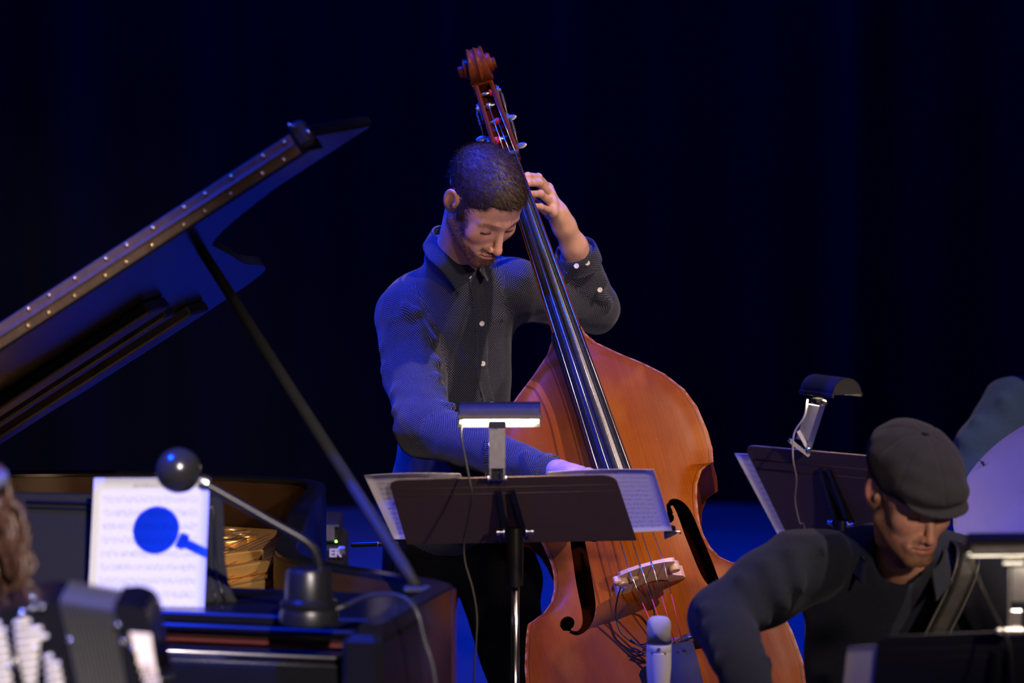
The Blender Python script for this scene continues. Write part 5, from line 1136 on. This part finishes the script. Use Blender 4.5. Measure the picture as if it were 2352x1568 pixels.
MB().lathe(CC-cn_*.03, cn_, [(0,.006),(.06,.006),(.061,.014),(.07,.014),(.072,.006)], 12).build('wing_nut', M['chrome'], cy, True, shade_angle=40)
tp2 = CC-cn_*.03; MB().tube([tp2, (tp2[0], tp2[1], tp2[2]-.05), (tp2[0], tp2[1], .25)], .009, 10).build('stand_pole', M['chrome'], cy, True)
for k in range(3):
    a = k*2*math.pi/3+.3; MB().tube([(tp2[0],tp2[1],.30), (tp2[0]+.26*math.cos(a), tp2[1]+.26*math.sin(a), .012)], .008, 8).build('leg', M['chrome'], cy, True)
# ------------------------------------------------------------------ grand piano
PO = G(885,1430,1.0); PO[2] = 0; th_ = math.radians(15); pa_ = V3((-math.cos(th_), math.sin(th_), 0)); pb_ = V3((math.sin(th_), math.cos(th_), 0)); UZ = V3((0,0,1))
def L(a, b, z): return PO+pa_*a+pb_*b+UZ*z
pn = thing('grand_piano', L(.75,.9,0), 'black grand piano with its lid propped open, at the left of the stage', 'piano')
plan = [(0,-.02),(0,.22),(0,.42)]+[tuple(q[:2]) for q in bez([(.008,.462,0),(.05,.51,0),(.15,.58,0),(.317,.685,0),(.41,.80,0),(.455,.95,0),(.515,1.18,0),(.59,1.46,0),(.64,1.72,0),(.71,1.84,0),(.88,1.88,0)], 4)]+[(1.2,1.88),(1.38,1.82),(1.46,1.74),(1.5,1.6),(1.5,.6),(1.5,-.02)]
def off(path, d):
    out = []; n = len(path)
    for i, p in enumerate(path):
        a = V3(path[max(i-1,0)]); b_ = V3(path[min(i+1,n-1)]); t = unit(b_-a); out.append((p[0]+t[1]*d, p[1]-t[0]*d))
    return out
RT_ = 1.0; inn = off(plan, .042)
rings = [[L(*p, .70), L(*p, RT_-.003), L(*lerp((*p,0),(*q,0),.08)[:2], RT_), L(*lerp((*p,0),(*q,0),.92)[:2], RT_), L(*q, RT_-.003), L(*q, .70)] for p, q in zip(plan, inn)]
MB().loft(rings, True).build('rim', M['gloss_black'], pn, True, shade_angle=30)
q1, q2 = off(plan, .0425), off(plan, .045); MB().loft([[L(*a, .86), L(*a, .990), L(*b_, .990), L(*b_, .86)] for a, b_ in zip(q1[2:], q2[2:])], True).build('inner_rim_veneer', M['piano_brown'], pn, True, shade_angle=30)
ins = off(plan, .044); MB().prism([L(*p, .835) for p in ins], UZ*.01).build('soundboard', M['spruce'] if False else mat('soundboard_spruce', (.50,.27,.09), .35, noise=.15, nscale=6, coat=.3), pn)
ip = [p for p in off(plan, .075) if p[1] > .30]; ip = [(ip[0][0], .36)]+ip+[(ip[-1][0], .36)]
pl8 = MB().prism([L(*p, .885) for p in ip], UZ*.012).build('iron_plate', M['gold_plate'], pn)
for k, (x, y, r) in enumerate(((522,1241,.036),(500,1267,.034),(540,1222,.030),(470,1250,.03),(560,1232,.022))):
    c = G(x, y, .9); ring_ = MB().tube([c+V3((r*math.cos(t), r*math.sin(t), 0)) for t in np.linspace(0, 2*math.pi, 25)], .006, 8).build('plate_hole_rim', M['gold_plate'], pl8, True)
    MB().lathe(c-UZ*.001, UZ, [(0,r*.95),(.001,r*.95)], 24).build('plate_hole_shade', M['matte_black'], pl8)  # black disc painted for the shade inside the hole
for a, b_, w in ((G(440,1318,.92), G(612,1288,.92), .024), (G(420,1368,.92), G(615,1330,.92), .02), (G(380,1290,.92), G(600,1262,.92), .010), (G(380,1350,.92), G(560,1400,.92), .03)):
    MB().box(*bar(a-UZ*.010, b_-UZ*.010, .02, w, UZ)[:1], (.022, np.linalg.norm(b_-a), .024), (np.cross(unit(b_-a), UZ), unit(b_-a), UZ), .003).build('plate_strut', M['gold_plate'], pl8)
sg = MB()
for k in range(48):
    a = .10+k*.028; e = np.interp(a, [.05,.317,.505,.61,.68,1.4,1.5], [.5,.60,.80,1.35,1.65,1.70,1.5]); sg.tube([L(a,.42,.906), L(a, e, .906)], .0007, 4, False)
so = sg.build('piano_strings', M['string'], pn); so['kind'] = 'stuff'
# front: keybed, shelf, nameboard, fallboard, keys, cheek blocks
MB().box(L(.75,.10,.72), (1.50,.34,.06), (pa_,pb_,UZ), .006).build('keybed', M['gloss_black'], pn)
MB().box(L(.77,.27,.975), (1.44,.30,.020), (pa_,pb_,UZ), .004).build('music_shelf', M['gloss_black'], pn)
MB().box(L(.77,.13,.951), (1.40,.012,.028), (pa_,pb_,UZ), .002).build('nameboard', mat('dark_mahogany', (.022,.007,.005), .3, noise=.3), pn); MB().box(L(.77,.118,.936), (1.40,.012,.0035), (pa_,pb_,UZ)).build('nameboard_felt', M['felt_red'], pn)
fb = MB(); fb.loft([[L(a,.11,.928), L(a,.06,.922), L(a,.03,.905), L(a,.022,.87), L(a,.03,.78), L(a,.045,.78), L(a,.04,.87), L(a,.11,.90)] for a in (.07,1.43)]); fb.build('fallboard', M['gloss_black'], pn, True, shade_angle=35)
MB().box(L(.75,.005,.80), (1.36,.022,.09), (pa_,pb_,UZ), .006).build('key_slip', M['gloss_black'], pn); MB().tube([L(.07,.052,.925), L(1.43,.052,.925)], .003, 6).build('fallboard_hinge', M['steel'], pn, True)
for k in range(46): MB().box(L(.20+k*.0235,.150,.955), (.0215,.03,.010), (pa_,pb_,UZ), .001).build('key_end', M['ivory'], pn)
for a in (.032, 1.468): MB().box(L(a,.09,.865), (.075,.26,.235), (pa_,pb_,UZ), .012).build('cheek_block', M['gloss_black'], pn)
MB().box(L(.0,.445,.85), (.004,.004,.29), (pa_,pb_,UZ)).build('rim_edge_highlight', mat('red_edge_highlight', (.10,.02,.012), .5, noise=.3), pn)  # thin red strip paints the highlight down the rim corner
for a, b_ in ((.12,.25),(1.38,.25),(1.05,1.62)):
    lg = MB().lathe(L(a,b_,.70), -UZ, [(0,.07),(.05,.075),(.08,.055),(.12,.062),(.55,.035),(.60,.040),(.63,.030)], 16).build('leg', M['gloss_black'], pn, True, shade_angle=40)
    MB().lathe(L(a,b_,.075), -UZ, [(0,.012),(.03,.03),(.075,.03)], 12).build('caster', M['brass'], lg, True, shade_angle=40)
ly = MB(); [ly.tube([L(.75+s*.09,.28,.70), L(.75+s*.13,.28,.18)], .014, 8) for s in (-1,1)]; ly.box(L(.75,.28,.15), (.34,.14,.06), (pa_,pb_,UZ), .01); lyo = ly.build('pedal_lyre', M['gloss_black'], pn, True, shade_angle=40)
for s in (-1,0,1): MB().box(L(.75+s*.07,.15,.13), (.03,.16,.008), (pa_,pb_,UZ), .003).build('pedal', M['brass'], lyo)
# music desk: carved panel behind the page
YD2 = 8.55
dk = [(-260,1128),(500,1140),(512,1152),(514,1200),(516,1290),(524,1340),(540,1375),(566,1404),(586,1416),(-260,1416)]
MB().prism([P(x, y, YD2+(1416-y)*.0003) for x, y in dk], (0,.016,0)).build('music_desk', M['piano_panel'], pn)
fr = [(60,1152),(490,1165),(494,1290),(506,1350),(524,1398)]; MB().tube([P(x, y, YD2+(1416-y)*.0003-.003) for x, y in fr], .0035, 6).tube([P(x, y, YD2+(1416-y)*.0003-.003) for x, y in [(x-14, y+12) for x, y in fr]], .002, 6).build('desk_moulding', M['gloss_black'], pn, True)
MB().box(P(180,1424,8.50), (1.1,.05,.012), (pa_,pb_,UZ), .004).build('desk_ledge', M['gloss_black'], pn)
# lid: same outline as the rim, hinged on the spine
LT = math.radians(32.4); HZ = 1.005; HA = 1.5; ct, st_ = math.cos(LT), math.sin(LT)
def LL(a, b, h): s = HA-a; return L(HA-s*ct+h*0-h*st_*-1*-1, b, HZ+s*st_+h*ct) if False else L(HA-s*ct+h*st_, b, HZ+s*st_+h*ct)
lp = [(.03,.40),(.03,.46)]+[(min(max(a, .03), 1.5), b) for a, b in plan if b > .465]+[(1.5,.40)]
lid = MB().prism([LL(a, b, 0) for a, b in lp], LL(0,0,.022)-LL(0,0,0)).build('lid', M['gloss_black'], pn)
MB().box((LL(.02,.61,.036)+LL(1.5,.61,.036))/2, (1.48,.42,.024), (unit(LL(1,0,0)-LL(0,0,0)), pb_, unit(LL(0,0,1)-LL(0,0,0))), .006).build('folded_front_flap', M['gloss_black'], lid)
hg = MB().box((LL(.045,.393,.024)+LL(1.5,.393,.024))/2, (1.455,.006,.040), (unit(LL(1,0,0)-LL(0,0,0)), pb_, unit(LL(0,0,1)-LL(0,0,0))), .001)
hg.tube([LL(.045,.388,.024), LL(1.5,.388,.024)], .0045, 8); hgo = hg.build('piano_hinge', M['hinge_bronze'], lid, False)
k = 0; a = .06
while a < 1.48:
    for h, da in ((.037, 0), (.011, .018)): MB().ell(LL(a+da,.389,h), (.0042,.003,.0042), 8, 5).build('screw', M['brass'], hgo, True)
    a += (.048,.072,.060)[k%3]; k += 1
ek = MB().box(LL(.028,.405,.034), (.03,.035,.05), (unit(LL(1,0,0)-LL(0,0,0)), pb_, unit(LL(0,0,1)-LL(0,0,0))), .008).build('lid_corner_bumper', M['rubber'], lid)
for h, da, db in ((.052,-.0,-.018),(.030,-.016,-.014),(.06,.012,0)): MB().ell(LL(.028+da,.405+db,h), (.005,.005,.005), 8, 6).build('bumper_screw', M['chrome'], ek, True)
for b0, a0, w, t in ((1.06,.66,.12,.026),(1.33,.74,.06,.02),(1.56,.76,.12,.024)):
    MB().box((LL(a0,b0,-t/2)+LL(1.42,b0,-t/2))/2, (1.42-a0, w, t), (unit(LL(1,0,0)-LL(0,0,0)), pb_, unit(LL(0,0,1)-LL(0,0,0))), .004).build('lid_batten', M['satin_black'], lid)
# prop stick
pbt = G(958,1347,1.0); ptp = LL(.45,.84,.0); MB().tube([pbt, lerp(pbt, ptp, .06), ptp], [.010,.0125,.0105], 12).build('lid_prop', M['matte_black'], pn, True)
prs = MB().tube([P(858,1190,8.795), P(940,1330,8.75)], .010, 10)
prs.build('short_prop', M['satin_black'], pn, True)
for x, y in ((868,1210),(906,1272)): MB().lathe(P(x,y,8.765), (.3,-1,.3), [(0,.006),(.003,.0085),(.007,.0075),(.009,.004)], 12).build('prop_stud', M['chrome'], pn, True)
MB().box(pbt+V3((0,0,-.004)), (.05,.04,.012), None, .004).build('prop_socket', M['rubber'], pn)
# sheet on the desk
so = sheet([P(216,1097,8.535), P(482,1096,8.535), P(468,1432,8.49), P(199,1430,8.49)], 'brightly lit white page of music on the piano\'s music desk', paper_mat('printed_score', 9, (.86,.86,.88), strength=.45), None, sag=.008)
# desk lamp with ball head
YL = 8.26
dl = thing('desk_lamp', P(712,1432,YL), 'black desk lamp with a ball head, standing on the piano in front of the page', 'lamp')
bc0 = P(410,1080,YL-.0); rb = 53*YL/11000
MB().ell(bc0, (rb,rb,rb), 32, 20).build('ball_head', mat('glossy_black_ball', (.02,.02,.022), .24, spec=.7, noise=.1), dl, True)
MB().lathe(lerp(bc0, P(468,1108,YL), .85), P(468,1108,YL)-bc0, [(0,.012),(.006,.0135),(.014,.0135),(.017,.009)], 14).build('neck_joint', M['steel'], dl, True, shade_angle=40)
MB().tube(bez([P(462,1106,YL), P(540,1150,YL), P(620,1196,YL), P(685,1232,YL), P(712,1252,YL), P(728,1278,YL), P(738,1318,YL)], 6), .0078, 10).build('curved_arm', M['satin_black'], dl, True)
bs = P(710,1430,YL+.01); MB().lathe(bs, UZ, [(0,.052),(.020,.052),(.026,.049),(.030,.051),(.040,.051),(.044,.043),(.090,.040),(.096,.036),(.098,.02)], 28).build('base', M['satin_black'], dl, True, shade_angle=40)
MB().tube(bez([P(770,1400,YL), P(800,1388,YL-.0), P(850,1368,YL-.03), P(915,1368,YL-.07), P(955,1400,YL-.10), P(975,1470,YL-.11), P(1000,1568,YL-.12), P(1010,1800,YL-.13), (P(1010,1800,YL)[0], YL-.15, .012), (P(1010,1800,YL)[0]+.3, YL-.3, .007)], 6), .0042, 8).build('power_cord', M['cord'], dl, True)
# ------------------------------------------------------------------ accordion
YC_ = 7.10
acc_ = thing('accordion', P(150,1850,YC_+.1), 'black piano accordion with opened bellows and pearly trim, at the lower left', 'accordion')
M['bellows'] = mat('bellows_cloth', (.10,.10,.095), .5, spec=.5, noise=.3, nscale=150); M['acc_black'] = mat('black_celluloid', (.008,.008,.012), .12, spec=.6, coat=.4, noise=.2)
lb = [P(x, y, YC_) for x, y in bez([(-60,1425,0),(0,1400,0),(60,1385,0),(100,1380,0),(125,1383,0),(140,1410,0),(170,1520,0),(200,1640,0),(225,1800,0)], 3) and [(q[0], q[1]) for q in bez([(-60,1425,0),(0,1400,0),(60,1385,0),(100,1380,0),(125,1383,0),(140,1410,0),(170,1520,0),(200,1640,0),(225,1800,0)], 3)]]+[P(-80,1830,YC_)]
MB().prism(lb, (0,.20,0)).build('treble_case', M['acc_black'], acc_)
def sect(i, n=14):
    t = i/n; a = P(132+138*t, 1372+22*t, YC_-.005); b_ = P(235+100*t, 1830-10*t, YC_-.005); return a, b_
for i in range(14):
    a0, b0 = sect(i+.06); a1, b1 = sect(i+.94); am_, bm_ = sect(i+.5); dy = V3((0,1,0)); k = .010
    r0_ = [a0+[0,k,-k], am_, a1+[0,k,-k]]; r1_ = [b0+[0,k,k], bm_, b1+[0,k,k]]
    rings = [[p for p in r0_]+[q+dy*.19 for q in r0_[::-1]], [p for p in r1_]+[q+dy*.19 for q in r1_[::-1]]]
    m_ = MB().loft(rings); m_.build('bellows_fold', M['bellows'], acc_)
core0, core1 = sect(.2), sect(13.8); MB().prism([core0[0]+[0,.012,-.014], core1[0]+[0,.012,-.014], core1[1]+[0,.012,.01], core0[1]+[0,.012,.01]], (0,.165,0)).build('bellows_lining', M['matte_black'], acc_)
q = [(q[0], q[1]) for q in bez([(268,1392,0),(300,1390,0),(330,1402,0),(345,1425,0),(352,1460,0),(362,1520,0),(376,1600,0),(395,1700,0),(410,1810,0)], 3)]
rbx = [P(x, y, YC_-.005) for x, y in [(262,1388)]+q+[(330,1815)]]; MB().prism(rbx, (0,.20,0)).build('bass_case', M['acc_black'], acc_)
MB().prism([P(x, y, YC_-.009) for x, y in ((298,1452),(346,1456),(352,1500),(362,1560),(340,1520),(322,1532),(312,1500))], (0,.003,0)).build('pearl_plate', M['pearl'], acc_)
for i in range(15):
    for j in range(5):
        x, y = 318+j*9+i*3.0+(i%2)*4.5, 1520+i*9-j*1.5
        if y > 1508+abs(2-j)*4 and x < 352+i*3: MB().lathe(P(x, y, YC_-.006), (0,-1,0), [(0,.0026),(.004,.0026),(.005,.0015)], 8).build('bass_button', M['pearl'], acc_, True)
for col_, (x0, x1, ys, dx) in enumerate(((-25,14,1432,.10),(32,84,1428,.16),(92,118,1508,.20))):
    for i in range(12 if col_ < 2 else 6):
        y = ys+i*17.5; xx0 = x0+(y-1430)*dx*.6; xx1 = x1+(y-1430)*dx+(-14 if i == 0 else 0)+(10*min(i, 2) if col_ == 1 and i < 3 else 0)-(10*max(0, i-3) if col_ == 1 else 0)*.45
        a, b_ = P(xx0, y+4, YC_-.010), P(xx1, y-3, YC_-.010); MB().tube([lerp(a, b_, .0), lerp(a, b_, .06), lerp(a, b_, .94), b_], [.0022,.0036,.0036,.0022], 8).build('treble_key', M['ivory'], acc_, True)
MB().tube([P(18,1445,YC_-.013), P(48,1568,YC_-.013), P(70,1650,YC_-.013)], .006, 8).build('register_bar', M['acc_black'], acc_, True)
for x, y in ((25,1458),(80,1490),(22,1532),(75,1372),(75,1395),(97,1393),(52,1405),(48,1415),(160,1470),(283,1474),(306,1490),(270,1435)):
    MB().ell(P(x, y, YC_-.012), (.0042,.003,.0042), 10, 6).build('stud', M['chrome'], acc_, True)
